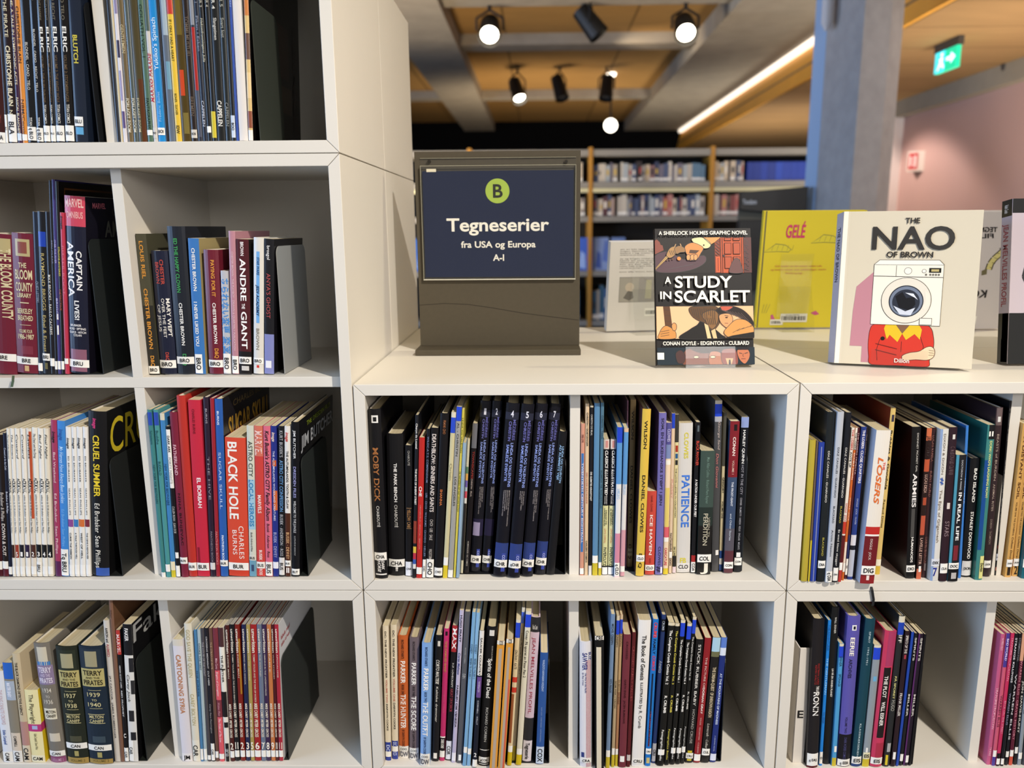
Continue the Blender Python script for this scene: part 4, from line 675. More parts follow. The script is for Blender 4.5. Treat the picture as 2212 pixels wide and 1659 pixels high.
# ---- bottom row, third compartment
B('L',833,845,826,1352,'e0d3b8','cream paperback, red word, volume two','DC: THE NEW FRONTIER~.04~.38~2c2620~b~.35~.65|VOLUME TWO~.39~.56~b86a58~b~.35~.65|DARWYN COOKE~.57~.77~2c2620~b~.35~.65|DC~.88~.93~c8d0e8~b',('',.93,.97,'h'),bands=((.86,1,'2a3c94'),),yb=1643)
B('L',847,860,843,1350,'e0d3b8','cream paperback, red word, volume one','DC: THE NEW FRONTIER~.04~.38~2c2620~b~.35~.65|VOLUME ONE~.39~.56~b86a58~b~.35~.65|DARWYN COOKE~.57~.77~2c2620~b~.35~.65|DC COMICS~.87~.97~c8d0e8~b',('',.9,.94,'h'),bands=((.86,1,'2a3c94'),),yb=1640)
for i,(a,b_,c,yt,yb,col,tc,t1,t2,dn) in enumerate(((862,883,859,1374,1638,'c2602c','4a2010','BOOK ONE','THE HUNTER','burnt orange'),(884,904,884,1378,1642,'6f6063','2c2426','BOOK THREE','THE SCORE','taupe'),(907,928,911,1390,1655,'7fa6d8','263c60','BOOK TWO','THE OUTFIT','light blue'))):
    B('L',a,b_,c,yt,col,'%s hardback with tall white capitals'%dn,"RICHARD STARK'S~.03~.18~%s~b~.35~.6|PARKER~.2~.38~efe9e0~b~.25~.72|%s~.39~.47~%s~b~.35~.6|%s~.47~.75~efe9e0~b~.22~.74|BY DARWYN COOKE~.76~.9~%s~b~.35~.6|IDW~.945~.985~1c2440~hb~.05~.95"%(tc,t1,tc,t2,tc),('COO',.905,.935,'h'),bands=((.9,1,'ece6dc'),),hard=1,yb=yb,pages=1)
B('L',933,947,941,1372,'17161a','black album with white script title','CORTO MALTESE~.19~.38~d8d4cc~bi~.2~.7|Keltiske drømmer~.4~.68~e0dcd4~~.3~.65',('',.93,.975,'h','f1eee6',.2,.75),bands=((.045,.085,.35,.75,'d8d4cc'),),yb=1645)
B('L',949,960,959,1358,'c02e68','hot pink paperback with tan title','THIS DAMNED BAND~.09~.32~b88a4a~b~.3~.7|CORNELL · PARKER~.46~.63~d85a80~~.35~.6|DARK HORSE~.83~.9~f0ece4~bi',('',.92,.97,'h'),bands=((.02,.05,.3,.75,'201018'),(.81,.82,'f0ece4'),(.82,.97,'1c1418')),yb=1644)
B('L',962,974,977,1351,'151318','black paperback, red box, red subtitle','MAX~.02~.17~f0ece8~b~.15~.85|H.P. LOVECRAFT~.27~.45~d8d4cc~~.35~.65|HAUNT OF HORROR~.46~.63~8a2a3a~b~.25~.75',('COR',.85,.99,'v','e2e4ea'),bands=((.0,.19,'a82a30'),),yb=1643)
B('L',975,984,993,1318,'bcb4cc','lilac album with black lettering','HUGO PRATT~.03~.2~241e30~b~.25~.7|Corto Maltese~.27~.41~34407a~bi~.25~.75|FABELEN OM VENEZIA~.48~.76~241e30~b~.25~.7',('',.93,.985,'h','e8e6ec'),yb=1648)
B('L',986,998,1004,1321,'56565a','charcoal grey album with tiny lettering','RICHARD CORBEN~.23~.33~a8a8a8~~.35~.6|DEN~.4~.43~a8a8a8',('',.94,.98,'h','f1eee6',.3,.8),yb=1649)
B('L',999,1007,1020,1322,'7aa8cc','pale blue album, reading ending in one','COSEY~.2~.26~2c4a68|REISEN TIL ITALIEN 1~.29~.42~2c4a68',('',.87,.91,'h'),yb=1655)
B('L',1008,1016,1028,1323,'86b2d6','pale blue album, reading ending in two','COSEY~.2~.26~2c4a68|REISEN TIL ITALIEN 2~.29~.42~2c4a68',('',.88,.92,'h'),yb=1655)
B('L',1020,1030,1036,1362,'161a28','navy paperback with white top half','SAUCER COUNTRY~.05~.32~2a2826~b~.3~.7|THE REVELATION~.36~.44~c8b8d8~~.3~.7|CORNELL | KELLY'.replace(' | ',' · ')+'~.5~.68~c8c8d0~~.35~.65|2~.89~.92~f0ece8~hb',('',.94,.995,'h'),bands=((0,.32,'e2ded8'),(.33,.48,'6a4a8a')),yb=1658)
B('L',1033,1056,1051,1355,'141315','thick black hardback, storybook white title','EDGAR ALLAN POE~.13~.22~b0aca4~~.6~.72|Spirits of the Dead~.22~.5~e8e4dc~b~.35~.7|RICHARD CORBEN~.57~.82~b8b4ac~~.4~.62',('qCOR',.935,.975,'h'),bands=((.02,.06,.3,.75,'d8d4cc'),(.88,.885,.05,.95,'f0ece4'),(.985,.99,.05,.95,'f0ece4')),hard=1,yb=1655)
B('L',1057,1073,1074,1384,'d8963a','amber magazine file with grey edges showing','COS~.0~.03~2a2620~hb~.3~.8',(),bands=((.0,.03,'e8e0d0'),(.06,1,.3,.72,'b0a090')),yb=1665,name='magazine_file',side='8a5a20')
B('L',1075,1090,1094,1382,'d8963a','amber magazine file with red inner edge','COS~.0~.03~2a2620~hb~.3~.8',(),bands=((.0,.03,'e8e0d0'),(.06,1,.3,.66,'b0a090'),(.3,1,.66,.9,'c85a44')),yb=1665,name='magazine_file',side='8a5a20')
B('L',1095,1105,1115,1340,'ddc9a0','cream album with red stripes, blue tape','JONATHAN 7~.2~.28~5a5040|KATE~.29~.33~5a5040',('',.86,.905,'h'),bands=((0,.02,'d8d0b8'),(.02,.12,'2445c0'),(.385,.42,'c83a2a'),(.455,.49,'c83a2a'),(.5,.84,.0,.6,'9a5a34'),(.905,1,'d2b61e')),yb=1655)
B('L',1106,1113,1125,1313,'a39a88','grey-beige album with black title, blue tape','Cosey: På sporet av Peter Pan 1~.16~.42~2c2822~~.3~.7',(),bands=((0,.03,'d0c8b8'),(.03,.1,'4a6ad0'),(.9,1,'a89a30')),yb=1645)
B('L',1114,1126,1136,1322,'dbd5bf','cream album with black title, blue tape','Cosey: På sporet av Peter Pan 2~.12~.42~2c2822~~.25~.7',('',.89,.93,'h'),bands=((0,.02,'d8d0c0'),(.02,.1,'2445c8'),(.93,1,'d2b61e')),yb=1654)
B('L',1128,1147,1147,1335,'cdb8c6','lilac hardback with wine red capitals','Robin Cousin~.05~.08~e8e4e0~h~.2~.75|JEAN MELVILLES PROFIL~.135~.66~9a3a4e~~.3~.65',('Tegneserie',.85,.995,'v','d6cdd2'),bands=((0,.1,'2a2a2e'),(.69,.85,'27272b')),hard=1,yb=1647)
B('L',1157,1174,1167,1412,'2c5496','blue paperback with pale lettering',"WALDO'S HAWAIIAN HOLIDAY~.06~.34~b0c4e4~b~.35~.62|ALEX COX · CHRIS BONES · JUSTIN RANDALL~.48~.8~8aa0c8~~.4~.55",('COX',.84,.995,'v','c8d4e4'),yb=1652)
# ---- bottom row, fourth compartment
B('M',1253,1279,1251,1387,'dedbdd','white hardback, blue title, red pinstripes','BUZ~.08~.14~2a3478~b~.72~.9|SAWYER~.085~.22~2a3478~b~.22~.6|The War in the Pacific~.24~.4~2a3478~i~.4~.55|by Roy Crane~.24~.34~2a3478~i~.2~.33',('CRA',.925,.965,'h'),bands=((.14,1,.52,.56,'a8344a'),(.14,1,.62,.66,'a8344a'),(.14,1,.72,.76,'a8344a'),(.14,1,.82,.86,'a8344a'),(.88,.92,.1,.35,'34407a')),hard=1,yb=1657)
B('M',1286,1305,1285,1374,'131315','black case showing cream page edges, label on top','CRE~.0~.03~2a2826~hb~.1~.9',(),bands=((0,.03,'e4dfd6'),(.08,1,.15,.7,'d8cdb4')),yb=1665,name='magazine_file')
B('M',1308,1317,1320,1327,'6f88a8','slate blue album with tiny black lettering','MICHEL CRESPIN~.06~.19~26303c|VISTA PARADIS~.41~.5~26303c',('',.88,.925,'h'),bands=((.925,1,'c8b430'),),yb=1659)
B('M',1320,1327,1332,1330,'b09a78','tan album, blue tape, white and yellow foot','CRESPIN~.12~.2~4a3c28|SOM FISK I VANN~.42~.6~4a3c28',('',.87,.915,'h'),bands=((0,.03,'d0c4a8'),(.03,.12,'2445c8'),(.915,1,'c8b430')),yb=1657)
B('M',1328,1334,1340,1328,'a87a58','thin rust album with blue tape','CRESPIN~.12~.2~4a2c18|EN BANG ON ENGLE~.42~.58~4a2c18',('',.88,.92,'h'),bands=((0,.03,'d0b898'),(.03,.12,'2445c8'),(.12,.5,'b89a70'),(.92,1,'c8b430')),yb=1655)
B('M',1336,1352,1347,1371,'70303a','maroon paperback with darker capitals','CROSSED~.05~.18~3a1018~bx~.4~.65|GARTH ENNIS · JACEN BURROWS~.33~.66~3a1018~b~.35~.6',('',.91,.955,'h','f1eee6',.15,.75),yb=1658)
B('M',1353,1361,1366,1366,'581c20','thin dark red paperback, pale foot label','CROSSED FAMILY VALUES~.1~.5~8a3a3a',('',.905,.95,'h','c8bcb4'),yb=1657)
B('M',1364,1390,1380,1340,'e6e3de','thick white volume with gothic black title','The Book of Genesis~.1~.4~24221f~b~.35~.68|ILLUSTRATED~.415~.56~24221f~b~.4~.6|by R. Crumb~.57~.73~24221f~~.38~.64',('CRU',.94,.98,'h'),yb=1656)
B('M',1393,1405,1411,1338,'1f74c4','bright blue paperback with red lettering','CRUMB~.02~.12~d83a3a~b~.2~.8|FAMILY~.13~.23~101c30~b~.25~.7|COMICS~.24~.34~d83a4a~bi~.25~.75|I See Comics in Our Future~.62~.86~a83a4a~~.4~.65',('CRU',.875,.915,'h'),bands=((.36,.86,.3,.6,'12223c'),(.94,.98,.2,.8,'c8b87a')),yb=1655)
B('M',1407,1416,1430,1328,'27396a','dark blue paperback, black top tag','CRUMB~.04~.1~a8b4c8|America~.3~.38~a8b4c8~i~.1~.9',('CRU',.86,.985,'v','b8b8be'),bands=((.03,.11,'14161e'),),yb=1649)
for i,(a,b_,c,yt,t,tc,tape) in enumerate(((1419,1433,1444,1345,'2','f0ece4',0),(1435,1445,1458,1348,'3','d8c850',0),(1447,1457,1471,1341,'1','f0ece4',1),(1459,1469,1485,1348,'4','f0ece4',1),(1470,1478,1497,1334,'10','d0ccc4',1))):
    B('M',a,b_,c,yt,'141413','black paperback of matching run, %s lettering, volume %s'%(('white','yellow','white','white','grey')[i],('two','three','one','four','ten')[i]),'The Complete Crumb Comics Vol. %s~%s~.42~%s~b~.3~.7|R. CRUMB~.5~.62~%s~b~.3~.7|Fantagraphics Books~.74~.96~%s~~.3~.65'%(t,'.13' if tape else '.05',tc,tc,tc),('',.88,.92,'h') if i!=1 else (),bands=((0,.02,'d8ccb0'),)+(((.02,.11,'2445c8'),) if tape else ()),yb=1655-i)
B('M',1480,1496,1504,1383,'161517','black volume with thin white capitals','STUCK RUBBER BABY~.04~.53~e4e0d8~~.35~.7|HOWARD CRUSE~.56~.84~a8a49c~~.35~.68',('CRU',.92,.965,'h'),bands=((.9,.92,.2,.8,'c8b430'),(.97,.985,.2,.8,'c8b430')),yb=1649)
B('M',1498,1512,1523,1380,'8c2026','dark red paperback with white lettering','THE PICTURE OF~.15~.39~d8b8b0~~.35~.65|DORIAN GRAY~.39~.6~f0e4dc~b~.35~.65|WILDE · EDGINTON · CULBARD~.63~.92~d8a8a0~x~.38~.6',('',.93,.985,'h'),yb=1649)
B('M',1514,1531,1540,1379,'1c1a1a','dark paperback with sunlit sky at top','THE DREAM-QUEST~.23~.42~c8b898~b~.35~.75|OF UNKNOWN KADATH~.43~.63~c8b898~b~.35~.75|Lovecraft · Culbard~.68~.9~c8c0b4~i~.35~.65',('CUL',.885,.94,'h'),bands=((0,.11,'a8cce0'),(.11,.15,'6a6a4a')),yb=1649)
B('M',1533,1546,1558,1379,'1f2f74','dark blue paperback with snowy peak at top','AT THE MOUNTAINS OF MADNESS~.28~.69~c8d4ec~b~.35~.7|A GRAPHIC NOVEL~.78~.91~a8b4d8~~.4~.6',('',.93,.985,'h','d8dcec'),bands=((0,.08,'5a7cc8'),(.08,.14,'d8e0ee')),yb=1648)
# ---- bottom row, fifth compartment
B('N',1743,1767,1758,1338,'1e1b1d','thick black hardback with white brush title','EASTMAN LAIRD~.29~.43~8a2424~b~.55~.72|KEVIN WALTZ~.3~.43~8a2424~b~.32~.48|THE LAST~.44~.49~e4e0da~b~.5~.75|RONIN~.48~.64~ece8e2~b~.3~.8',('q EAS',.9,.985,'h'),hard=1,yb=1659,bands=((.985,1,'5a1820'),),side='171517')
B('N',1769,1776,1789,1340,'1f80d8','thin vivid blue paperback','THE ADVENTURES~.03~.2~1a5aa0|THE GENTLEMAN~.25~.5~8ac8f4~b|WILL EISNER~.62~.7~1a5aa0',('O',.9,.985,'h'),yb=1654)
B('N',1778,1794,1798,1312,'161718','tall black hardback with white capitals','WILL EISNER~.06~.16~d8d4ce~~.4~.65|LIV PÅ EN ANNEN PLANET~.38~.56~e0dcd4~b~.4~.65',(),hard=1,yb=1651)
B('N',1795,1806,1814,1391,'4d9acc','small light blue album with blue tape','EISNER~.1~.18~143a58|SPIONAGE~.24~.34~143a58',('',.83,.88,'h','f1eee6',.3,.9),bands=((0,.02,'d8d0b4'),(.02,.11,'2445c8'),(.93,1,'c8b430')),yb=1655)
B('N',1809,1836,1833,1332,'5a54a4','thick violet hardback with cream title','EERIE~.135~.255~efe8d8~b~.3~.62|ARCHIVES~.275~.4~201c3c~b~.3~.55|VOLUME TWO~.66~.77~201c3c~~.35~.52|DARK HORSE COMICS~.8~.95~4a4878~~.38~.58',('q EER',.95,.995,'h'),bands=((.055,.09,.35,.7,'e8e6e2'),(.063,.083,.45,.62,'1a1830'),(.78,1,'16141c')),hard=1,yb=1656)
B('N',1839,1860,1871,1338,'16404f','dark petrol hardback with thin white lettering','SPIRIT~.08~.155~c8dade~x~.42~.6|1942-1951~.185~.3~b8ccd2~x~.42~.6|KLASSIKERSERIEN~.7~.93~c8dade~x~.42~.6',('EIS',.93,.98,'h'),hard=1,yb=1656,bands=((.97,1,'1c3a70'),))
B('N',1862,1877,1889,1394,'8b949b','small grey album with blue tape','',('EIS',.88,.935,'h','e8e0b8'),bands=((0,.02,'d8d0b8'),(.02,.115,'2445c8'),(.25,.29,.3,.8,'6aa8d0'),(.84,.88,.3,.6,'e8e6e2'),(.935,1,'c8b430')),yb=1656)
B('N',1880,1905,1913,1366,'c23a5a','rose red hardback with black title panel','THE PLOT~.32~.48~e8e4dc~b~.35~.65|WILL EISNER~.51~.69~e8e4dc~b~.35~.65',('EIS',.93,.98,'h'),bands=((.0,.25,.3,1,'a83a60'),(.26,.78,.25,.85,'1e1719'),(.82,.93,.3,1,'a83048')),hard=1,yb=1658)
B('N',1908,1921,1943,1333,'26282a','dark album with yellow lettering, blue tape','IFF~.12~.17~d8d4cc|PÅ SPORET~.39~.54~d0c880~b~.3~.6|HUGO~.55~.62~a8a498',('',.92,.99,'h','d8c030',.2,.6),bands=((0,.04,'d8d0b8'),(.04,.12,'2040a8'),(.84,.9,.3,.9,'a8a8a8')),yb=1657,hard=1)
B('N',1924,1934,1956,1365,'2a1a20','wine black paperback with pale label blocks','SPIRITS OF THE~.03~.16~c8c0b8~b|FRANK MILLER~.45~.62~c8c0b8~b',('',.89,.945,'h','f1eee6',.2,.8),bands=((.17,.2,.3,.7,'a83a48'),),yb=1657)
B('N',1935,1941,1969,1367,'2346a4','thin cobalt blue paperback','',yb=1656)
B('N',1942,1949,1976,1370,'191a1e','thin black paperback beside the cobalt one','SPIRITS~.03~.2~c8c4bc~b|MILLER~.45~.62~c8c4bc~b',('',.91,.965,'h'),yb=1655)
B('N',1951,1962,1985,1371,'221826','black paperback with a purple edge','SPIRITS~.03~.2~c8c4bc~b~.4~.8|MILLER~.45~.62~c8c4bc~b~.4~.8',('',.92,.975,'h','f1eee6',.3,.9),bands=((0,1,0,.25,'5a2a60'),),yb=1655)
B('N',1963,1968,1996,1372,'131316','very thin black paperback, outermost right','',yb=1655)
# ---- bottom row, sixth compartment
B('O',2131,2140,2163,1370,'c05a80','rose pink paperback, paler lettering','WARREN ELLIS~.03~.12~e0a8b8|TRANSMETROPOLITAN~.4~.72~e0a0b4~b|THREE~.86~.93~e0a0b4',yb=1652)
B('O',2142,2150,2175,1368,'c85a72','pink paperback with an indigo top','BAD WORLD~.04~.2~d8c8ec~b|WARREN ELLIS~.46~.7~5a1c38',('',.88,.93,'h'),bands=((0,.25,'4a3a8c'),(.93,1,'4a3a8c')),yb=1654)
B('O',2151,2159,2183,1368,'c03058','crimson pink paperback, black foot','TRANSMETROPOLITAN~.03~.35~e08aa0|BACK ON THE STREET~.5~.75~e08aa0',('',.94,.985,'h'),bands=((.9,1,'1c1418'),),yb=1655)
B('O',2161,2168,2193,1369,'16161d','slim black paperback, spaced white lettering','STRANGE KILLINGS~.03~.36~d8d4d8~bx|WARREN ELLIS~.44~.68~8a88a0',('',.94,.985,'h'),yb=1655)
B('O',2170,2177,2201,1369,'15171f','slim blue-black paperback','STORMWATCH~.03~.2~8a8890|WARREN ELLIS~.3~.8~c8c4c8~bx',('',.89,.935,'h'),yb=1653)
B('O',2179,2187,2209,1369,'5a1c30','wine paperback with pink spaced lettering','WARREN ELLIS · GRAVEL HISTORY~.2~.8~c8808c~x',('',.88,.93,'h'),bands=((.0,.2,'d8a080'),(.93,1,'c8503a')),yb=1653)
B('O',2189,2196,2217,1369,'1d1a1c','dark paperback with white angled lettering','JON DAVIS-HUNT~.35~.75~c8c4bc~b',('',.86,.91,'h'),yb=1652)
B('O',2198,2206,2225,1369,'8a929a','pale slate paperback','SAVAGE~.3~.6~2a3038',('',.9,.95,'h'),yb=1653)
B('O',2208,2217,2236,1369,'3a3c44','dark grey paperback cut by the picture edge','',yb=1653)
# ------------------------------------------------------------------ bookends and the placing of every shelved book
ENDS = {'A': ('15171a', .2, .15, .10), 'B': ('33372f', .2, .115, .10), 'C': ('1e211f', .218, .16, .12), 'D': ('8f8f8b', .205, .15, .2),
        'E': ('1d1f1e', .205, .15, .2), 'F': ('222624', .205, .15, .19), 'G': ('1c201d', .2, .16, .1), 'H': ('2a2d2b', .2, .19, .09),
        'I': ('18191c', .2, .12, .19), 'J': ('20262a', .205, .12, .2), 'L': ('1f2020', .2, .14, .08), 'M': ('1e2224', .2, .14, .09), 'N': ('161718', .2, .12, .07)}
ENDLAB = {'A': 'black steel bookend beside the slate volume with yellow author name', 'B': 'dark olive steel bookend in front of the black album cover', 'C': 'black steel bookend against the thick navy omnibus',
          'D': 'grey steel bookend with rounded corner beside the black paperback', 'E': 'black steel bookend against the hardback with the tall yellow title', 'F': 'black steel bookend covering the glossy hardback with silver lettering',
          'G': 'black steel bookend beside the white paperback with ink blots', 'H': 'dark steel bookend against the crimson paperback, number eleven', 'I': 'black steel bookend closing the blue-lettered run',
          'J': 'dark steel bookend next to the light-topped black paperback', 'L': 'dark steel bookend right of the blue paperback labelled COX', 'M': 'dark steel bookend right of the snowy peak paperback', 'N': 'thin black steel bookend beside the outermost black paperback'}
def rounded(x0, x1, z0, z1, r, tl=1, tr=1):
    p = [(x0, z0), (x1, z0)]
    if tr: p += [(x1 - r + r*math.cos(a), z1 - r + r*math.sin(a)) for a in [math.pi/2*i/5 for i in range(6)]]
    else: p.append((x1, z1))
    if tl: p += [(x0 + r - r*math.sin(a), z1 - r + r*math.cos(a)) for a in [math.pi/2*i/5 for i in range(6)]]
    else: p.append((x0, z1))
    return p

WALLS = {'A': (-.682, DL-.0085), 'B': (DL+.0085, -.019), 'I': (.0193, .343), 'J': (.3601, .6812), 'K': (.7193, 1.042), 'P': (1.059, 1.38)}
for k, v in zip('CEG', 'AAA'): WALLS[k] = WALLS[v]
for k, v in zip('DFHLMNO', 'BBBIJKP'): WALLS[k] = WALLS[v]
for cell, rows in ROWS.items():
    wl, wr = WALLS[cell]
    cname, zs, yb0 = CELL[cell]
    prev = None; done = []
    for r in rows:
        yb = r['yb'] or yb0
        if yb is None:
            Y = .012
            a, c = at_y(r['x0'], 307, Y), at_y(r['x1'], 307, Y)
            tp = at_y(r['xt'], 0, Y); tl = (tp.x-a.x)/(tp.z-a.z); h = .30
        else:
            a = at_z((r['x0']+r['x1'])/2, yb, zs); Y = max(a.y, -.012)
            if Y > .09 : Y = .09
            a, c = at_y(r['x0'], yb, Y), at_y(r['x1'], yb, Y)
            tp = at_y(r['xt'], r['yt'], Y); tl = (tp.x-a.x)/(tp.z-zs); h = tp.z-zs
        th = c.x-a.x; XL = a.x; XR = c.x
        tl = max(-.10, min(.10, tl)); g = .0004
        h = min(h, .3118)
        if XL < wl+.0006 and cell not in 'ACEG': tl -= (wl+.0006-XL)/h*.999; th -= 0; XL = wl+.0006; th = max(XR-XL, .004)
        if XL + tl*h < wl+.0006 and cell not in 'ACEG': tl = (wl+.0006-XL)/h
        if prev:
            p = prev
            gap0 = XL - p['XR']
            if gap0 < g: XL += g-gap0; tl -= (g-gap0)/h*.999
            zm = min(h, p['h'])
            gap1 = XL + tl*zm - (p['XR'] + p['tl']*zm)
            if gap1 < g: tl += (g-gap1)/zm
            th = max(XR-XL, .55*(c.x-a.x), .0025)
        if XL + th + max(tl, 0)*h > wr-.0006:
            over = XL + th + max(tl, 0)*h - (wr-.0006); tl = max(0, tl - over/h) if tl > 0 else tl
            if XL + th > wr-.0006: th = max(.003, wr-.0006-XL)
        prev = dict(XR=XL+th, tl=tl, h=h, XL=XL, th=th, Y=Y, r=r); done.append(prev)
    # steel bookend after the last book
    bx = None
    if cell in ENDS:
        col, eh, ed, el = ENDS[cell]; L = done[-1]
        bx = max(L['XR'], L['XR'] + L['tl']*min(L['h'], eh)) + .0008
        ey = min(max(L['Y'], .0)+.004, .05)
        root = thing('bookend', ENDLAB[cell], 'bookend', (bx, ey, zs), group='steel bookends')
        mb = MB(); m = mat(col, .5, .4, metal=.0)
        mb.prism([(y, z) for y, z in rounded(0, ed, .0012, eh, .014)], 'x', 0, .0014, m); mb.build('upright_plate', root)
        mb = MB(); mb.prism([(-x, y) for x, y in [(0, 0), (el-.012, 0), (el-.003, .003), (el, .012), (el, ed), (0, ed)]], 'z', 0, .0012, m); mb.build('foot_plate', root)
    for i, q in enumerate(done):
        r = q['r']; h = q['h']; lean = math.atan(q['tl'])
        z = zs + q['th']/2*abs(math.sin(lean))
        if bx is not None and q['XR'] > bx - ENDS[cell][3] - .002: z += .0014
        d = r['d'] or max(.11, min(.215, h*.7))
        d = min(d, .325-q['Y'])
        root = make_book(r['name'], q['th'], h, d, r['col'], r['hard'], r['T'], r['bands'], r['S'], r['side'], r['CT'], r['CB'], r['pages'] or (i % 2 if not r['hard'] else 1), r['gl'])
        root.location = (q['XL']+q['th']/2*math.cos(lean), q['Y'], z); root.rotation_euler = (0, lean, 0)
        tag(root, '%s, %s book from left, %s' % (r['desc'], ORD[i], cname), 'book' if r['name'] == 'comic_book' else 'magazine file', 'books in the ' + cname)

# ribbon bookmarks hanging out of two books
def ribbon(label, pts, wd, m):
    mb = MB()
    for a, c in zip(pts, pts[1:]):
        a, c = Vector(a), Vector(c)
        mb.poly([a+Vector((-wd/2, 0, 0)), a+Vector((wd/2, 0, 0)), c+Vector((wd/2, 0, 0)), c+Vector((-wd/2, 0, 0))], m)
    o = mb.build('ribbon_bookmark'); s = o.modifiers.new('thick', 'SOLIDIFY'); s.thickness = .0006
    tag(o, label, 'bookmark')
p = [at_y(x, y, Y) for x, y, Y in ((1880, 1262, .003), (1884, 1275, -.003), (1887, 1295, -.003), (1885, 1308, -.003))]
ribbon('black ribbon bookmark hanging over the shelf edge below the thick white volume', p, .004, mat('141416', .7))
p = [at_y(x, y, Y) for x, y, Y in ((29, 812, .012), (28, 822, -.002), (25, 836, -.003))]
ribbon('short green ribbon bookmark hanging below the wine red hardbacks', p, .004, mat('4a5a40', .7))

# letter divider marked E in the bottom-row fifth compartment
zs = CELL['N'][1]
a, c = at_z(1710, 1647, zs), at_z(1733, 1647, zs)
t = thing('shelf_divider', 'white plastic shelf divider with a black letter E', 'shelf divider', (a.x, a.y, zs))
tp = at_y(1745, 1400, a.y)
mb = MB(); LW = mat('dcd6ce', .5, .4); hD = tp.z-zs; wD = c.x-a.x
mb.box(0, wD, 0, .002, 0, hD, LW); mb.box(wD, wD+.002, 0, .2, 0, hD, LW); mb.box(0, .002, 0, .2, 0, hD, LW)
mb.build('body', t, bevel=.0006)
mb = MB(); put_text(mb, 'E', (wD*.22, -.0006, hD*.40), (wD*.55, 0, 0), (0, 0, wD*.75), INK, True); mb.raw('letter', t)

# ------------------------------------------------------------------ sign stand on the counter
GREY = mat('4b4436', .6, .3, noise=.10, scale=120)
bl, br = at_z(897, 768.5, ZC), at_z(1255, 768, ZC)
t = thing('sign_stand', 'dark grey board stand holding a navy sign with a green letter circle', 'sign', (0, 0, ZC))
YB = bl.y + .058
tl, tr = at_y(895, 328, YB), at_y(1254, 326, YB)
X0, X1 = (tl.x+at_y(908, 742, YB).x)/2, (tr.x+at_y(1252, 742, YB).x)/2
hS = tl.z-ZC
mb = MB(); mb.box(X0, X1, YB, YB+.012, .0105, hS, GREY)
wv = [at_y(x, y, YB) for x, y in ((905, 660), (960, 656), (1010, 658), (1060, 665), (1130, 677), (1200, 686), (1250, 692))]
mb.build('board', t, bevel=.0008)
mb = MB()
for a, c in zip(wv, wv[1:]):
    mb.poly([(a.x, YB-.0003, a.z-ZC), (c.x, YB-.0003, c.z-ZC), (c.x, YB-.0003, c.z-ZC+.0012), (a.x, YB-.0003, a.z-ZC+.0012)], mat('2f291f', .8))
mb.raw('scratch', t)
mb = MB(); mb.box(bl.x, br.x, bl.y, bl.y+.12, 0, .0105, GREY); mb.build('base_plate', t, bevel=.0008)
# paper and acrylic pocket
YP = YB-.004
def pp(x, y, Y=None):
    p = at_y(x, y, YP if Y is None else Y); return Vector((p.x, p.y, p.z-ZC))
mb = MB(); NAVY = mat('1b2440', .6, .15)
a, c = pp(912, 370), pp(1238, 597)
mb.box(a.x, c.x, YP, YP+.0006, c.z, a.z, NAVY)
q, s = pp(921, 365), pp(942, 371.5)
mb.box(q.x, s.x, YP-.0004, YP-.0001, s.z, q.z, mat('e8dfc4', .5))
sp_ = mb.raw('sign_paper', t)
mb = MB()
cc, e = pp(1074.6, 412.5), pp(1100.6, 412.5); R = e.x-cc.x
mb.poly([(cc.x+R*math.cos(2*math.pi*i/48), YP-.0006, cc.z+R*math.sin(2*math.pi*i/48)) for i in range(48)], mat('a9c34c', .4))
gc_ = mb.raw('green_circle', sp_)
mb = MB(); SW = mat('f6f2e6', .4)
def stext(s, x0, x1, yb_, yc, m, bold=True):
    a, b_, u = pp(x0, yb_, YP-.0008), pp(x1, yb_, YP-.0008), pp(x0, yc, YP-.0008)
    put_text(mb, s, a, (b_.x-a.x, 0, 0), (0, 0, u.z-a.z), m, bold)
stext('Tegneserier', 965, 1186, 499.5, 472, SW); stext('fra USA og Europa', 996, 1157, 535, 521.5, SW); stext('A-I', 1065, 1089, 563, 549.5, SW)
mb.raw('sign_lettering', sp_)
mb = MB(); stext('B', 1065, 1086, 426.5, 398, mat('1c1f14', .5)); mb.raw('letter', sp_)
a, c = pp(907, 342), pp(1243, 601)
mb = MB(); AC = acrylic()
mb.box(a.x, c.x, YP+.0012, YP+.003, c.z, a.z, AC)
f0 = pp(909, 359); mb.box(a.x+.001, c.x-.001, YP-.004, YP-.0022, c.z, f0.z, AC)
mb.box(a.x, c.x, YP-.004, YP+.003, c.z-.002, c.z, mat('c8c4b4', .2))
for x in (a.x, c.x-.0012): mb.box(x, x+.0012, YP-.0042, YP+.003, c.z, f0.z, mat('8a8674', .2))
mb.box(a.x, c.x, YP-.0042, YP-.0021, f0.z-.0004, f0.z+.0004, mat('a8a490', .2))
mb.box(a.x, c.x, YP+.001, YP+.003, a.z-.0006, a.z+.0004, mat('8a8674', .2))
mb.raw('acrylic_pocket', t)
for x in (927, 1223):
    s = pp(x, 349); mb = MB(); mb.tube((s.x, YP+.001, s.z), (s.x, YP-.002, s.z), .0034, mat('3a352c', .4, metal=.6)); mb.tube((s.x, YP-.002, s.z), (s.x, YP-.0024, s.z), .0017, mat('171411', .5)); mb.build('screw', t)

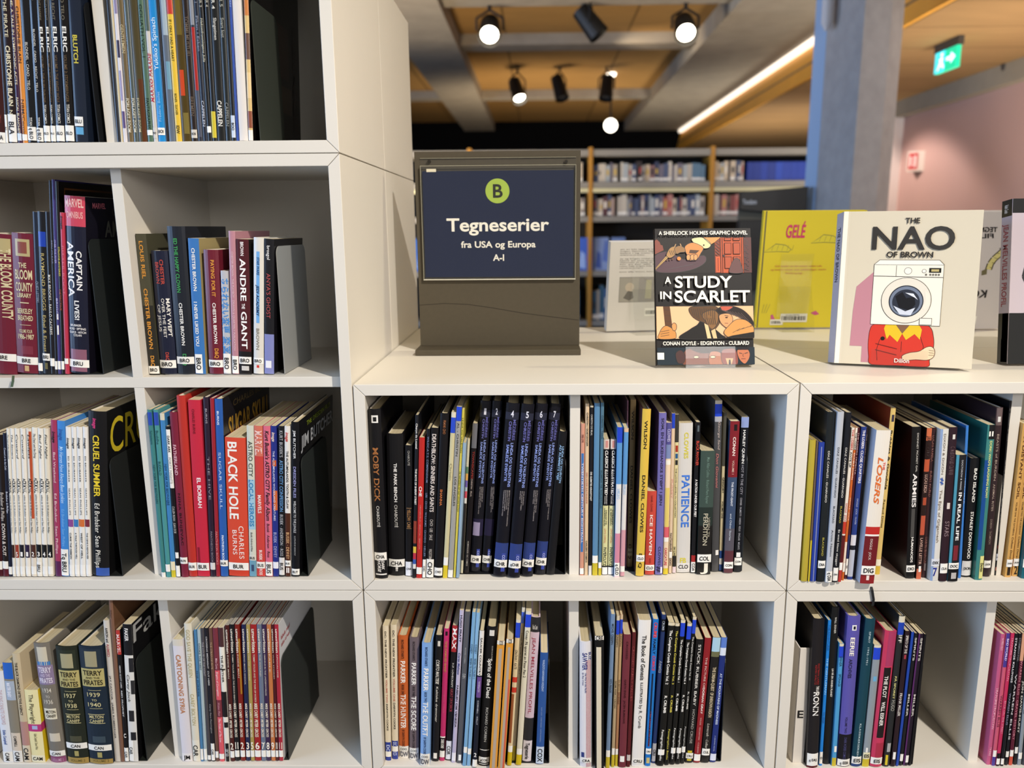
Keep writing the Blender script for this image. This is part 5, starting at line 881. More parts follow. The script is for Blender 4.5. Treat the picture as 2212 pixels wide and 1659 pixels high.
# ------------------------------------------------------------------ books on display on the counter
def proj(P):
    d = Vector(P)-CAM; z = d.dot(_f); return PCX+FPX*d.dot(CR)/z, PCY-FPX*d.dot(CU)/z
class Disp:
    """a book standing on the counter: bottom-left pixel, yaw (degrees, + = right end further away), width, tilt back, top row"""
    def __init__(s, name, label, blpx, width, yaw, tilt, ytop, th, lift, col, spine=None, hard=True, edge='e2dccf', skew=0.0):
        o = at_z(blpx[0], blpx[1], ZC+lift); ya, ti = math.radians(yaw), math.radians(tilt)
        R = Vector((math.cos(ya), math.sin(ya), 0)); B_ = Vector((-math.sin(ya), math.cos(ya), 0))
        Up = (Vector((0, 0, 1))*math.cos(ti) + B_*math.sin(ti)); N = R.cross(Up)*-1     # N points into the book
        lo, hi = .05, .6
        for _ in range(40):
            h = (lo+hi)/2
            if proj(o+Up*h)[1] > ytop: lo = h
            else: hi = h
        s.w, s.h, s.th, s.skew = width, h, th, skew
        s.t = thing(name, label, 'book')
        s.t.matrix_world = Matrix(((R.x, N.x, Up.x, o.x), (R.y, N.y, Up.y, o.y), (R.z, N.z, Up.z, o.z), (0, 0, 0, 1)))
        s.o, s.R, s.B, s.N, s.Up, s.lift = o, R, B_, N, Up, lift
        c = mat(col, .45, .2); sp = mat(spine or col, .45, .2); tc = .0024 if hard else .0007; e = .003 if hard else .0004
        mb = MB(); mb.box(0, s.w, 0, tc, 0, s.h, c); mb.box(-skew, s.w-skew, th-tc, th, 0, s.h, c); mb.prism([(-.0004, .0002), (tc, .0002), (tc-skew, th-.0002), (-.0004-skew, th-.0002)], 'z', 0, s.h, sp)
        mb.build('cover', s.t, bevel=.0005)
        mb = MB(); P_ = mat(edge, .8); mb.prism([(tc+.0003, tc+.0002), (s.w-e, tc+.0002), (s.w-e-skew, th-tc-.0002), (tc+.0003-skew, th-tc-.0002)], 'z', e, s.h-e, P_); mb.build('page_block', s.t)
        s.mb = MB(); s.k = 0
    def P(s, u, v, dy=0): return (u*s.w, -.0003-dy, (1-v)*s.h)
    def shape(s, pts, col, rough=.3):
        s.k += 1; s.mb.poly([s.P(u, v, .00003*s.k) for u, v in pts], mat(col, .45, .2))
    ol = None
    def blob(s, pts, col, n=5):
        q = []; m = len(pts)
        for i in range(m):
            a, b_, c, e = (Vector(pts[(i+k) % m]) for k in (-1, 0, 1, 2))
            for j in range(n):
                t = j/n; p = .5*((2*b_) + (c-a)*t + (2*a-5*b_+4*c-e)*t*t + (3*b_-a-3*c+e)*t**3); q.append((min(1, max(0, p.x)), min(1, max(0, p.y))))
        s.shape(q, col)
        if s.ol: s.line(q + q[:1], .0009, s.ol)
    def rect(s, u0, v0, u1, v1, col): s.shape([(u0, v1), (u1, v1), (u1, v0), (u0, v0)], col)
    def disc(s, u, v, r, col, n=40, a=1.0, t0=0, t1=2*math.pi):
        s.shape([(u + r*math.cos(t0+(t1-t0)*i/n), v - a*r*s.w/s.h*math.sin(t0+(t1-t0)*i/n)) for i in range(n)], col)
    def line(s, pts, wd, col):
        m = mat(col, .4); s.k += 1
        for (u0, v0), (u1, v1) in zip(pts, pts[1:]):
            a, b_ = Vector(s.P(u0, v0, .00003*s.k)), Vector(s.P(u1, v1, .00003*s.k)); d = (b_-a).normalized(); n = Vector((-d.z, 0, d.x))*wd/2
            s.mb.poly([a-n, b_-n, b_+n, a+n], m)
    def done(s, name):
        if s.mb.f: s.mb.raw(name, s.t)
        s.mb = MB()
    def text(s, tx, u0, u1, vb, vc, col, bold=True, shear=0, flip=False):
        s.k += 1
        a, b_, c = (Vector(s.P(*q, .00003*s.k+.0002)) for q in ((u0, vb), (u1, vb), (u0, vc)))
        if flip: a, b_, c = Vector(s.P(u1, vc, .0008)), Vector(s.P(u0, vc, .0008)), Vector(s.P(u1, vb, .0008))
        m = MB(); put_text(m, tx, a, b_-a, c-a, mat(col, .4), bold, shear); m.raw('lettering', s.t)
    def stext(s, tx, v0, v1, y0, y1, col):
        m = MB(); put_text(m, tx, (-.0008 - s.skew*y1, s.th*y1, (1-v0)*s.h), (0, 0, -(v1-v0)*s.h), (s.skew*(y1-y0), -(y1-y0)*s.th, 0), mat(col, .4), True); m.raw('spine_lettering', s.t)
    def srect(s, v0, v1, col, y0=.02, y1=.98):
        s.mb.poly([(-.0006, s.th*y0, (1-v1)*s.h), (-.0006, s.th*y0, (1-v0)*s.h), (-.0006, s.th*y1, (1-v0)*s.h), (-.0006, s.th*y1, (1-v1)*s.h)], mat(col, .3))
    def stand(s, label, u0, u1, lip=.04, back=False):
        """clear acrylic easel; world-aligned base under the book, lip in front, support behind"""
        x0, x1 = u0*s.w, u1*s.w; g = .0025
        m = MB(); A = acrylic()
        t = thing('book_easel', label, 'book stand', group='clear acrylic book easels')
        o = Vector((s.o.x, s.o.y, ZC)); R, B_ = s.R, s.B
        t.matrix_world = Matrix(((R.x, B_.x, 0, o.x), (R.y, B_.y, 0, o.y), (0, 0, 1, o.z), (0, 0, 0, 1)))
        def sheet(nm, p, q, E_=A):
            m = MB(); p, q = Vector((p[0], p[1])), Vector((q[0], q[1])); d = (q-p).normalized(); n = Vector((-d.y, d.x))*.002
            m.prism([tuple(v) for v in (p, q, q+n, p+n)], 'x', x0, x1, E_); m.build(nm, t)
        sgn = -1 if back else 1
        ty = s.N.z and -s.N.z
        Uy, Uz = s.Up.dot(B_), s.Up.z; hh = .16
        if not back:
            sheet('lip', (-.006, .0), (-.006 + Uy*lip*.9, lip)); sheet('base', (.11, .0), (-.006, .0))
            bk = s.th + .004
            sheet('back_rest', (bk + .0, .004), (bk + Uy*hh, hh)); sheet('prop', (.108, .002), (bk + Uy*hh, hh))
        else:
            f_ = -.0045
            sheet('back_rest', (f_ + Uy*.03, .03), (f_ + Uy*hh*1.1, hh*1.1)); sheet('prop', (f_ - .055, .0), (f_ + Uy*.1-.002, .1)); sheet('base', (.05, .0), (f_-.055, .0))
        return t

# 1 small black graphic novel with two picture panels
d = Disp('graphic_novel', 'black graphic novel with red door picture and cream capitals, on easel', (1419, 789), .168, 1.0, 15, 494, .013, .0045, '1f1c1b', '1c1919', hard=False)
d.ol = '17120f'
d.rect(0, .07, 1, .33, '2a2624'); d.blob([(.0, .2), (.16, .17), (.3, .23), (.5, .2), (.52, .25), (.4, .3), (.2, .325), (0, .31)], '5b454b'); d.shape([(.02, .08), (.05, .1), (.06, .12), (.08, .125), (.09, .16), (0, .19), (0, .09)], '8a5044')
for k in range(9): d.line([(.12+.03*k, .305-.004*k), (.2+.03*k, .29-.004*k)], .0006, '4a383e')
d.rect(.62, .07, 1, .33, '8c4634'); d.rect(.68, .07, .92, .33, 'c25a38'); d.rect(.92, .07, 1, .33, '5c3c3a'); d.rect(.63, .21, .675, .325, 'd0623c'); d.rect(.645, .22, .66, .315, 'a84a30')
for k in range(16): d.line([(.925+.02*(k % 3), .08+.015*k), (.955+.015*(k % 2), .088+.015*k)], .0008, '2e2224'); d.line([(.625+.012*(k % 3), .075+.008*k), (.65+.01*(k % 3), .085+.008*k)], .0009, '4a2a22')
for u in (.68, .7, .9, .92): d.line([(u, .07), (u, .33)], .0007, '2e1712')
for u in (.755, .845):
    for v0, v1 in ((.072, .095), (.11, .195), (.212, .3)):
        d.rect(u-.036, v0, u+.036, v1, '3a1c15'); d.rect(u-.031, v0+.004, u+.031, v1-.004, 'b4573a')
d.disc(.712, .205, .012, '4a3a3a')
d.blob([(.77, .33), (.775, .29), (.8, .25), (.83, .225), (.87, .235), (.89, .28), (.9, .33)], '6a4a48')
d.shape([(.48, .07), (.68, .07), (.62, .105), (.57, .125)], 'e09a5a'); d.blob([(.38, .085), (.42, .072), (.5, .072), (.575, .113), (.56, .145), (.5, .15), (.42, .12)], 'eadca0'); d.line([(.5, .072), (.575, .12)], .001, '17120f'); d.disc(.505, .127, .009, '3a3428')
d.blob([(.305, .15), (.33, .122), (.39, .108), (.46, .125), (.5, .15), (.47, .19), (.44, .225), (.4, .238), (.35, .236), (.33, .2)], 'd98f55')
d.shape([(.36, .16), (.46, .165), (.42, .19), (.35, .185)], '5a4436')
for u in (.345, .385, .42): d.blob([(u-.018, .2), (u+.012, .197), (u+.016, .225), (u-.004, .238), (u-.02, .228)], 'e3a067')
d.shape([(.0, .295), (.0, .305), (.135, .215), (.12, .2)], 'c9a566'); d.line([(.0, .3), (.125, .208)], .0009, '6a5230')
d.blob([(.115, .2), (.15, .15), (.2, .135), (.23, .15), (.2, .2), (.15, .22)], 'b08858'); d.blob([(.2, .15), (.25, .13), (.3, .145), (.31, .175), (.26, .18), (.22, .19)], '9a7650')
for u in (.145, .165, .185): d.line([(u, .165), (u+.02, .2)], .0011, '5a4228')
d.line([(.2, .14), (.215, .118)], .0016, 'b08858'); d.line([(.27, .135), (.26, .115)], .0016, 'b08858'); d.disc(.245, .225, .02, 'd98a4a')
for u, v in ((.12, .235), (.15, .232), (.18, .228)): d.disc(u, v, .007, '7a5c3a')
d.rect(0, .575, 1, .81, 'e9b98c'); d.shape([(.07, .575), (.14, .575), (.165, .74), (.09, .74)], '5a3a24')
for v in (.6, .64, .68): d.line([(.085, v), (.145, v+.005)], .0006, '3a2416')
d.blob([(.02, .81), (.03, .765), (.06, .73), (.1, .715), (.15, .73), (.19, .755), (.2, .785), (.18, .81)], 'c98a48'); d.blob([(.17, .75), (.155, .715), (.18, .695), (.205, .71), (.2, .745)], 'd2955a')
for k in range(3): d.line([(.04, .76+.016*k), (.13, .748+.017*k)], .0009, '5a3a1c')
d.blob([(.24, .81), (.34, .745), (.42, .71), (.48, .665), (.58, .73), (.66, .78), (.68, .81)], '191614')
d.blob([(.335, .605), (.36, .58), (.48, .575), (.6, .575), (.66, .61), (.66, .66), (.64, .71), (.57, .755), (.5, .7), (.43, .68), (.37, .65)], '5e4228'); d.blob([(.47, .635), (.56, .605), (.63, .62), (.635, .68), (.6, .73), (.56, .74), (.51, .69)], '86603a')
for k in range(12): d.line([(.36+.022*k, .59+.003*(k % 3)), (.38+.02*k, .64+.01*(k % 4))], .0009, '2e2014')
for k in range(6): d.line([(.5+.02*k, .66), (.52+.018*k, .71)], .0009, '3a2818')
d.shape([(.49, .7), (.53, .715), (.56, .81), (.52, .81)], 'e0c090'); d.shape([(.56, .755), (.6, .74), (.62, .81), (.58, .81)], 'd8b888')
d.blob([(.615, .605), (.68, .58), (.78, .577), (.88, .6), (.96, .65), (1, .7), (1, .735), (.9, .675), (.78, .635), (.68, .64)], '241a18'); d.blob([(.66, .58), (.72, .576), (.79, .58), (.75, .603), (.69, .612)], 'c05a44')
for k in range(8): d.line([(.66+.03*k, .6+.004*k), (.74+.03*k, .625+.009*k)], .0007, '55403a')
d.blob([(.645, .645), (.7, .63), (.76, .635), (.785, .67), (.77, .71), (.73, .735), (.69, .72), (.655, .69)], 'd99a68'); d.disc(.72, .66, .014, '2a1c16', a=.5); d.line([(.7, .7), (.735, .702)], .001, '7a3a2a'); d.line([(.7, .645), (.74, .65)], .0011, '2a1c16')
d.blob([(.69, .77), (.74, .72), (.82, .675), (.92, .68), (1, .735), (1, .8), (.86, .8), (.76, .81)], 'cf9250')
for k in range(5): d.line([(.78+.045*k, .77-.012*k), (.86+.04*k, .74-.006*k)], .0008, '5a3a1c')
d.shape([(.68, .81), (.78, .79), (1, .765), (1, .81)], '191614')
d.rect(0, .875, 1, 1, '1d2a33'); d.blob([(.3, .89), (.4, .875), (.52, .88), (.57, .93), (.56, 1), (.27, 1), (.27, .93)], '7a4636'); d.blob([(.34, .88), (.5, .875), (.66, .885), (.6, .91), (.45, .915)], '2a1e1a'); d.blob([(.54, .915), (.62, .905), (.68, .94), (.7, 1), (.54, 1)], 'a86a4c')
for u in (.4, .57): d.blob([(u-.03, .945), (u, .935), (u+.03, .945), (u, .955)], 'e8d8b0')
d.blob([(.66, .905), (.74, .885), (.81, .9), (.82, 1), (.68, 1)], '8a5048'); d.shape([(.7, .955), (.78, .955), (.76, 1), (.72, 1)], 'd0a87c'); d.shape([(.735, .965), (.75, .965), (.755, 1), (.73, 1)], '23262e'); d.blob([(.19, .92), (.24, .895), (.285, .93), (.27, .985), (.21, .985)], '4a3230')
d.blob([(.82, .9), (.86, .885), (.92, .885), (.95, .92), (.94, .96), (.9, .995), (.86, .98), (.83, .945)], 'bd7250'); d.rect(.825, .878, .945, .895, '241e22'); d.line([(.86, .96), (.905, .96)], .0012, '6a2a22'); d.line([(.84, .917), (.87, .922)], .0012, '2a1614'); d.line([(.895, .922), (.93, .915)], .0012, '2a1614'); d.line([(.882, .92), (.876, .94), (.888, .943)], .0008, '5a2a20')
d.ol = None
d.done('cover_picture')
d.text('A SHERLOCK HOLMES GRAPHIC NOVEL', .035, .955, .053, .026, 'ece6d6'); d.text('A', .09, .155, .41, .36, 'f4eedd'); d.text('STUDY', .195, .785, .44, .357, 'f4eedd')
d.text('IN', .04, .155, .522, .468, 'f4eedd'); d.text('SCARLET', .19, .965, .547, .463, 'f4eedd'); d.text('CONAN DOYLE - EDGINTON - CULBARD', .06, .945, .858, .832, 'ece6d6')
d.done('title_lettering')
d.rect(0, .912, .07, .962, 'e8e6d8'); d.done('call_label')
d.stand('clear acrylic easel under the small black graphic novel', .29, .8, .036)
# 2 large cream hardback with a generic washing machine figure
d = Disp('graphic_novel', 'large cream hardback with washing machine above a red cardigan', (1802, 784), .212, -18.0, 8, 457, .03, .004, 'cfc5ae', 'b0b0c0', skew=.009)
d.rect(0, 0, .035, 1, 'ece6d6'); d.rect(.035, 0, .05, 1, 'd2c8b2')
d.shape([(.255, .39), (.13, .49), (.115, .65), (.108, .88), (.2, .88), (.2, .985), (.34, .985), (.27, .7)], 'b8808a')
d.ol = '4a1612'
d.blob([(.255, .76), (.29, .73), (.36, .715), (.5, .712), (.62, .715), (.69, .745), (.715, .8), (.722, .87), (.7, .95), (.685, .998), (.48, .998), (.28, .998), (.255, .94), (.245, .85)], 'c8382a')
d.line([(.33, .83), (.31, .9), (.32, .97)], .0009, '4a1612'); d.line([(.62, .8), (.65, .87), (.64, .92)], .0009, '4a1612'); d.line([(.49, .84), (.49, .91)], .0008, '4a1612')
d.shape([(.37, .722), (.44, .72), (.49, .79), (.46, .845), (.4, .8), (.38, .83), (.355, .76)], 'd8b52a'); d.shape([(.6, .722), (.54, .72), (.49, .79), (.52, .83), (.58, .79), (.62, .825), (.63, .76)], 'd8b52a'); d.shape([(.43, .722), (.55, .722), (.49, .79)], '7a5a44')
d.blob([(.5, .935), (.55, .912), (.62, .9), (.67, .872), (.71, .868), (.733, .895), (.725, .935), (.68, .955), (.6, .955), (.52, .962)], 'e3c9a4')
for k in range(3): d.line([(.69, .89+.016*k), (.728, .895+.014*k)], .0007, '5a4030')
d.ol = None; d.disc(.35, .825, .016, '1c1a1a')
for a in (.86, .9): d.line([(.3, a), (.46, a+.03)], .0012, '6a1c16')
d.rect(.25, .345, .755, .735, '3a3630'); d.rect(.253, .3475, .752, .7325, 'e8e2d2'); d.shape([(.25, .345), (.29, .315), (.72, .315), (.755, .345)], 'efe9da')
d.line([(.25, .345), (.29, .315), (.72, .315), (.755, .345)], .0008, '3a3630'); d.line([(.25, .42), (.755, .425)], .0011, '3a3630'); d.line([(.415, .35), (.415, .42)], .0008, '5a564c')
d.disc(.5, .385, .028, '4a463e'); d.disc(.5, .385, .025, 'ece6d8'); d.disc(.615, .385, .016, '4a463e'); d.disc(.615, .385, .013, 'ece6d8'); d.rect(.65, .365, .735, .395, '1c1a16'); d.rect(.665, .373, .72, .388, 'b8a870')
for u in (.63, .66, .68, .7, .72): d.disc(u, .408, .008, '6a665c')
d.disc(.5, .575, .182, '3a3630', 56); d.disc(.5, .575, .178, 'ddd6c6', 56); d.disc(.5, .58, .126, '2a2c34', 56); d.disc(.5, .58, .118, '707a8c', 56); d.disc(.5, .585, .1, '2b303c', 48)
d.shape([(.42, .55), (.47, .52), (.5, .56), (.56, .55), (.57, .6), (.53, .64), (.45, .62)], '15161b'); d.shape([(.41, .61), (.5, .645), (.57, .62), (.54, .67), (.46, .665)], 'c9ced8'); d.shape([(.49, .525), (.55, .53), (.585, .57), (.56, .555)], 'd8dce4')
d.shape([(.63, .51), (.665, .53), (.672, .6), (.64, .635), (.62, .62), (.64, .575)], 'e4dccb'); d.rect(.605, .685, .695, .73, '3a3630'); d.rect(.608, .688, .692, .727, 'e8e2d2')
d.done('cover_picture')
d.text('THE', .455, .56, .08, .046, '23201e'); d.text('NAO', .222, .815, .245, .102, '2a2826'); d.text('OF BROWN', .335, .67, .298, .262, '23201e'); d.text('Dillon', .445, .555, .978, .952, 'efe3d8')
d.stext('THE NAO OF BROWN', .1, .46, .3, .7, '3a3f5c'); d.done('title_lettering')
d.stand('clear acrylic easel under the large cream hardback', .27, .68, .032)
# 3 yellow hardback standing with its back to us
d = Disp('picture_book', 'yellow hardback, pink title, seen from its back', (1630, 708), .232, 0, -6, 456, .014, .003, 'd9c93a', 'd9c93a')
d.rect(.018, .0, .03, 1, '5a5a50')
for cx, cy, a in ((.16, .315, .14), (.62, .24, .14)):
    d.shape([(cx-a, cy+.03), (cx-a*.5, cy-.01), (cx-.02, cy-.045), (cx+a*.55, cy-.035), (cx+a, cy+.005), (cx+a*.8, cy+.03), (cx, cy+.025)], '8c8a4c'); d.shape([(cx-a+.008, cy+.026), (cx-a*.5, cy-.005), (cx-.02, cy-.038), (cx+a*.55, cy-.028), (cx+a-.01, cy+.005), (cx+a*.8, cy+.024), (cx, cy+.02)], 'd3c83f')
    for k in range(5): d.line([(cx-a*.4+k*.05, cy+.015), (cx-a*.3+k*.05, cy-.03)], .0007, '7c7a44')
for k in range(3): d.line([(.06+.02*k, .87), (.075+.03*k, .79)], .0008, '8c8a4c')
d.shape([(.15, .89), (.17, .88), (.2, .93), (.19, .945), (.16, .94)], 'c8648c'); d.shape([(.55, .87), (.6, .85), (.64, .88), (.6, .89)], 'c05a80'); d.done('cover_picture')
d.text('GELÉ', .23, .42, .22, .115, 'c9386c', True, .1)
for i, (s, u0, u1) in enumerate((('Gelé handler om den søteste, eneste Lulu,', .15, .62), ('og hennes venner med enhjørninger, sterke', .11, .66), ('fiasoene og magi.', .26, .43))): d.text(s, u0, u1, .468+.03*i, .452+.03*i, 'c8834a', False)
d.done('title_lettering')
def barcode(d, u0, v0, u1, v1, tx=''):
    d.rect(u0, v0, u1, v1, 'e8e6da'); rnd = random.Random(int(u0*1000)); u = u0+.012
    while u < u1-.02:
        w_ = rnd.choice((.003, .005, .008)); d.rect(u, v0+(v1-v0)*.28, u+w_, v0+(v1-v0)*.78, '2a2a28'); u += w_+rnd.choice((.003, .005, .007))
    if tx: d.text(tx, u0+.05, u1-.08, v0+(v1-v0)*.2, v0+(v1-v0)*.08, '3a3a36', False)
barcode(d, .15, .925, .28, .975); barcode(d, .25, .875, .52, .95, 'Stavanger bibliotek'); d.done('barcode_label')
d.stand('clear acrylic easel seen from behind, holding the yellow hardback', .2, .52, back=True)
# 4 pale paperback seen from its back
d = Disp('picture_book', 'pale grey paperback with small picture, seen from its back', (1310, 716), .175, 9, -8, 523, .022, .003, 'cfcbc2', 'cfcbc2', hard=False, edge='d8dae2')
d.rect(.14, .385, .66, .67, '8e8a82'); d.rect(.148, .395, .4, .66, '9c988c'); d.disc(.28, .5, .06, 'b8ac98'); d.shape([(.2, .62), (.26, .54), (.32, .55), (.34, .62), (.28, .65)], '6a665e'); d.shape([(.5, .42), (.57, .42), (.58, .63), (.49, .63)], 'a8a488')
d.done('cover_picture')
rr = random.Random(4); ww = 'Gjennom hele krigen ble han kjent som en mann av ordet og tegnet for alle sine lesere i byen'.split()
for i in range(13):
    if i in (4, 11): continue
    d.text(' '.join(rr.choice(ww) for _ in range(7)), .13, .9 if i not in (3, 10) else .45, .085+.0205*i, .075+.0205*i, '5a564e', False)
d.done('back_text'); barcode(d, .5, .74, .82, .83); d.done('barcode_label')
d.stand('clear acrylic easel seen from behind, holding the pale grey paperback', .3, .75, back=True)
# 5 white hardback with its back turned and upside down
d = Disp('picture_book', 'white hardback turned upside down, film strip drawing, blue lining', (1990, 711), .183, 0, -10, 458, .02, .003, 'c4beba', '2a4aa8', edge='e6e4ee')
d.line([(.82, .29), (.8, .33), (.72, .39), (.69, .43), (.68, .48)], .016, '3a3426'); d.line([(.82, .29), (.8, .33), (.72, .39), (.69, .43), (.68, .48)], .011, 'c9c07c')
for v in (.3, .34, .38, .42, .46): d.rect(.66, v, .86, v+.003, 'c4beba') if 0 else d.line([(.68+.02*(.48-v)*20, v), (.72+.02*(.48-v)*20, v+.008)], .001, '3a3426')
d.shape([(.6, .49), (.66, .47), (.67, .52), (.61, .53)], '6a6448'); d.done('cover_picture')
d.text('TEGNE', .42, .68, .125, .165, '1c1a1a', True, .15, True); d.text('FILM', .42, .66, .178, .215, '1c1a1a', True, .15, True); d.text('KONG', .3, .72, .655, .72, '1c1a1a', True, 0, True); d.text('FOR', .3, .56, .575, .635, '1c1a1a', True, 0, True)
d.done('title_lettering'); barcode(d, .45, .885, .66, .97); d.done('barcode_label')
d.stand('clear acrylic easel seen from behind, holding the upside-down white hardback', .1, .5, back=True)
# 6 hardback cut by the picture edge, lilac spine
d = Disp('graphic_novel', 'lilac hardback with black outline drawing, cut by the picture edge', (2176, 786), .21, 0, 8, 429, .03, .004, 'c4b8c0', 'bcb2be')
d.rect(0, .0, 1, .085, '1e1e1e'); d.rect(0, .69, 1, 1, '1f2020'); d.line([(.36, .3), (.2, .33), (.12, .4), (.1, .47), (.14, .53), (.25, .58), (.32, .62)], .004, '16141a'); d.line([(.34, .62), (.22, .67), (.12, .69)], .003, '16141a'); d.shape([(.36, .31), (.21, .34), (.13, .4), (.115, .47), (.15, .52), (.26, .57), (.4, .6), (.4, .35)], 'a8a0a6')
d.done('cover_picture')
d.srect(0, .1, '1e1e20'); d.srect(.69, 1, '22242a'); d.srect(.69, .85, '50583a', .05, .6); d.srect(.845, .99, 'c8ccd6', .05, .65); d.stext('JEAN MELVILLES PROFIL', .145, .65, .3, .75, '9a4a5c'); d.stext('Robin Cousin', .03, .08, .35, .7, 'd8d4d0')
d.done('spine_bands')
# ================================================================== the room beyond the counter
YF = 5.25
FWOOD = mat('b07d2e', .5, .4, noise=.12, scale=6)
STEEL = mat('8c8880', .5, .4)
def far(px, py, Y=YF): return at_y(px, py, Y)
zt = far(1400, 322).z
ROWZ = [(far(1400, 392).z, far(1400, 347).z), (far(1400, 466).z, far(1400, 419).z), (far(1400, 584).z, far(1400, 512).z), (far(1400, 692).z, far(1400, 613).z)]
PITCH = far(1533, 400).x - far(1271, 400).x
BX = [far(1271, 400).x + PITCH*k for k in (-2, -1, 0, 1, 2, 3)]
DK = mat('26231f', .8)
def bay(i):
    x0, x1 = BX[i]+.035, BX[i+1]-.001
    t = thing('bookcase', 'grey steel library bookcase bay with amber wooden upright, %s' % ('hidden behind the white shelf column', 'behind the sign stand', 'left of the black machine', 'behind the black machine', 'beyond the concrete pillar')[i], 'bookcase', (x0, YF, 0), group='steel bookcases across the room')
    b = MB(); b.box(-.034, -.001, -.01, .32, 0, zt+.02, FWOOD); b.build('upright', t, bevel=.004)
    w = x1-x0
    b = MB(); b.box(0, w, 0, .3, zt-.05, zt, STEEL); b.build('top_board', t)
    b = MB(); b.box(0, w, .30, .31, .05, zt-.051, DK); b.build('back_panel', t)
    for z0, z1 in ROWZ:
        b = MB(); b.box(0, w, 0, .295, z0-.045, z0-.001, STEEL); b.build('shelf_board', t)
    b = MB(); b.box(.0, w, -.006, -.001, ROWZ[0][0]-.082, ROWZ[0][0]-.05, mat('cfc9a0', .5)); b.box(0, w*.4, -.0055, .0, ROWZ[0][0]-.05, ROWZ[0][0]-.046, STEEL)
    b.build('label_strip', t)
    b = MB(); b.box(0, w, .01, .29, 0, .3, STEEL); b.build('plinth', t)
for i in range(0, 4): bay(i)
# the upright that closes the run
b = MB(); b.box(BX[4], BX[4]+.033, YF-.01, YF+.32, 0, zt+.02, FWOOD)
tag(b.build('bookcase_end'), 'amber wooden end upright of the steel bookcases, behind the pillar', 'bookcase end')
rb = random.Random(11)
MUT = 'a39a8c 8a8078 b5aca0 6f6a78 4a5674 c4bcae 7a5a54 38405a 96908a b09a90 5a7890 d0c8ba 3a3436 8c6a6a a8b0b4 c8b8a0'.split()
RED = 'b0a89c 8a4a48 c4bcae 5a3a40 a85a50 3a4668 c8c0b4 6a5a50 b88078 4a4a58 d0c8bc'.split()
BLU = '3a5aa0 2a4a80 5a8aa8 38607a 6a90b0 4a6a9a 2f5570'.split()  # bluish daylight is put into these cover colours
WORDS_ = {'a39a8c': 'stone grey'}
def shelf_fill(i, k, pal, x0=None, x1=None, what='', hmin=.72, hmax=.92, cat='book'):
    z0, z1 = ROWZ[k]; X = (BX[i]+.045) if x0 is None else x0; E_ = (BX[i+1]-.02) if x1 is None else x1; n = 0
    while True:
        w = rb.uniform(.016, .042)
        if X+w > E_: break
        h = (z1-z0)*rb.uniform(hmin, hmax)*1.08; c = rb.choice(pal); n += 1
        m = MB(); D = rb.uniform(.15, .2); m_ = mat(c, .5, .4, gain=1); tcv = min(.002, w*.2)
        m.box(-w/2, w/2, 0, .003, 0, h, m_); m.box(-w/2, -w/2+tcv, .003, D, 0, h, m_); m.box(w/2-tcv, w/2, .003, D, 0, h, m_); m.box(-w/2+tcv, w/2-tcv, .003, D-.004, .002, h-.003, PAGES[2])
        if rb.random() < .7: m.box(-w/2+.0004, w/2-.0004, -.0006, 0, h*.06, h*.2, STICK)
        if rb.random() < .6: m.box(-w*.25, w*.25, -.0004, 0, h*.4, h*rb.uniform(.6, .85), mat(rb.choice(('e8e2d4', '2a2a30', 'c8a84a', 'b84a44')), .5))
        o = m.build('novel'); o.location = (X+w/2, YF+.02+rb.uniform(0, .012), z0)  # plain shelved book, genre unknown
        tag(o, what, 'book', 'books in the steel bookcases')
        X += w + .0012 + (rb.uniform(.01, .03) if rb.random() < .04 else 0)
BT = BX[3]+.40
shelf_fill(1, 0, MUT, x0=BX[1]+.5, what='blurred book behind the sign stand, top shelf of the bookcase')
shelf_fill(1, 1, MUT, x0=BX[1]+.5, what='blurred book behind the sign stand, second shelf of the bookcase')
shelf_fill(2, 0, MUT, what='blurred grey or blue book, top shelf left of the middle wooden upright')
shelf_fill(2, 1, RED+MUT, what='blurred pale or red book, second shelf left of the middle wooden upright')
shelf_fill(3, 0, MUT, x1=BX[3]+.28, what='blurred pale book, top shelf, between the upright and the royal blue volumes')
X = BX[3]+.3
while X < BX[4]-.06:
    w = rb.choice((.05, .055, .062)); z0, z1 = ROWZ[0]; h = (z1-z0)*.9
    m = MB(); c = mat(rb.choice(('1a3a9c', '16328a', '1f44ac')), .4); m.box(-w/2, w/2, 0, .003, 0, h, c); m.box(-w/2, -w/2+.003, .003, .2, 0, h, c); m.box(w/2-.003, w/2, .003, .2, 0, h, c); m.box(-w/2+.003, w/2-.003, .003, .19, .003, h-.003, PAGES[2])
    o = m.build('bound_volume'); o.location = (X+w/2, YF+.02, z0); tag(o, 'royal blue bound volume, top shelf left of the concrete pillar', 'book', 'royal blue bound volumes'); X += w+.0015
shelf_fill(3, 1, RED, x1=BX[3]+.3, what='blurred red or pale book, second shelf right of the middle wooden upright')
shelf_fill(2, 3, BLU+MUT[:3], x1=BX[2]+.45, what='blurred blue book, lowest seen shelf between sign stand and pale paperback')
shelf_fill(1, 3, BLU, x0=BX[2]-.25, what='blurred blue book, lowest seen shelf behind the sign stand')
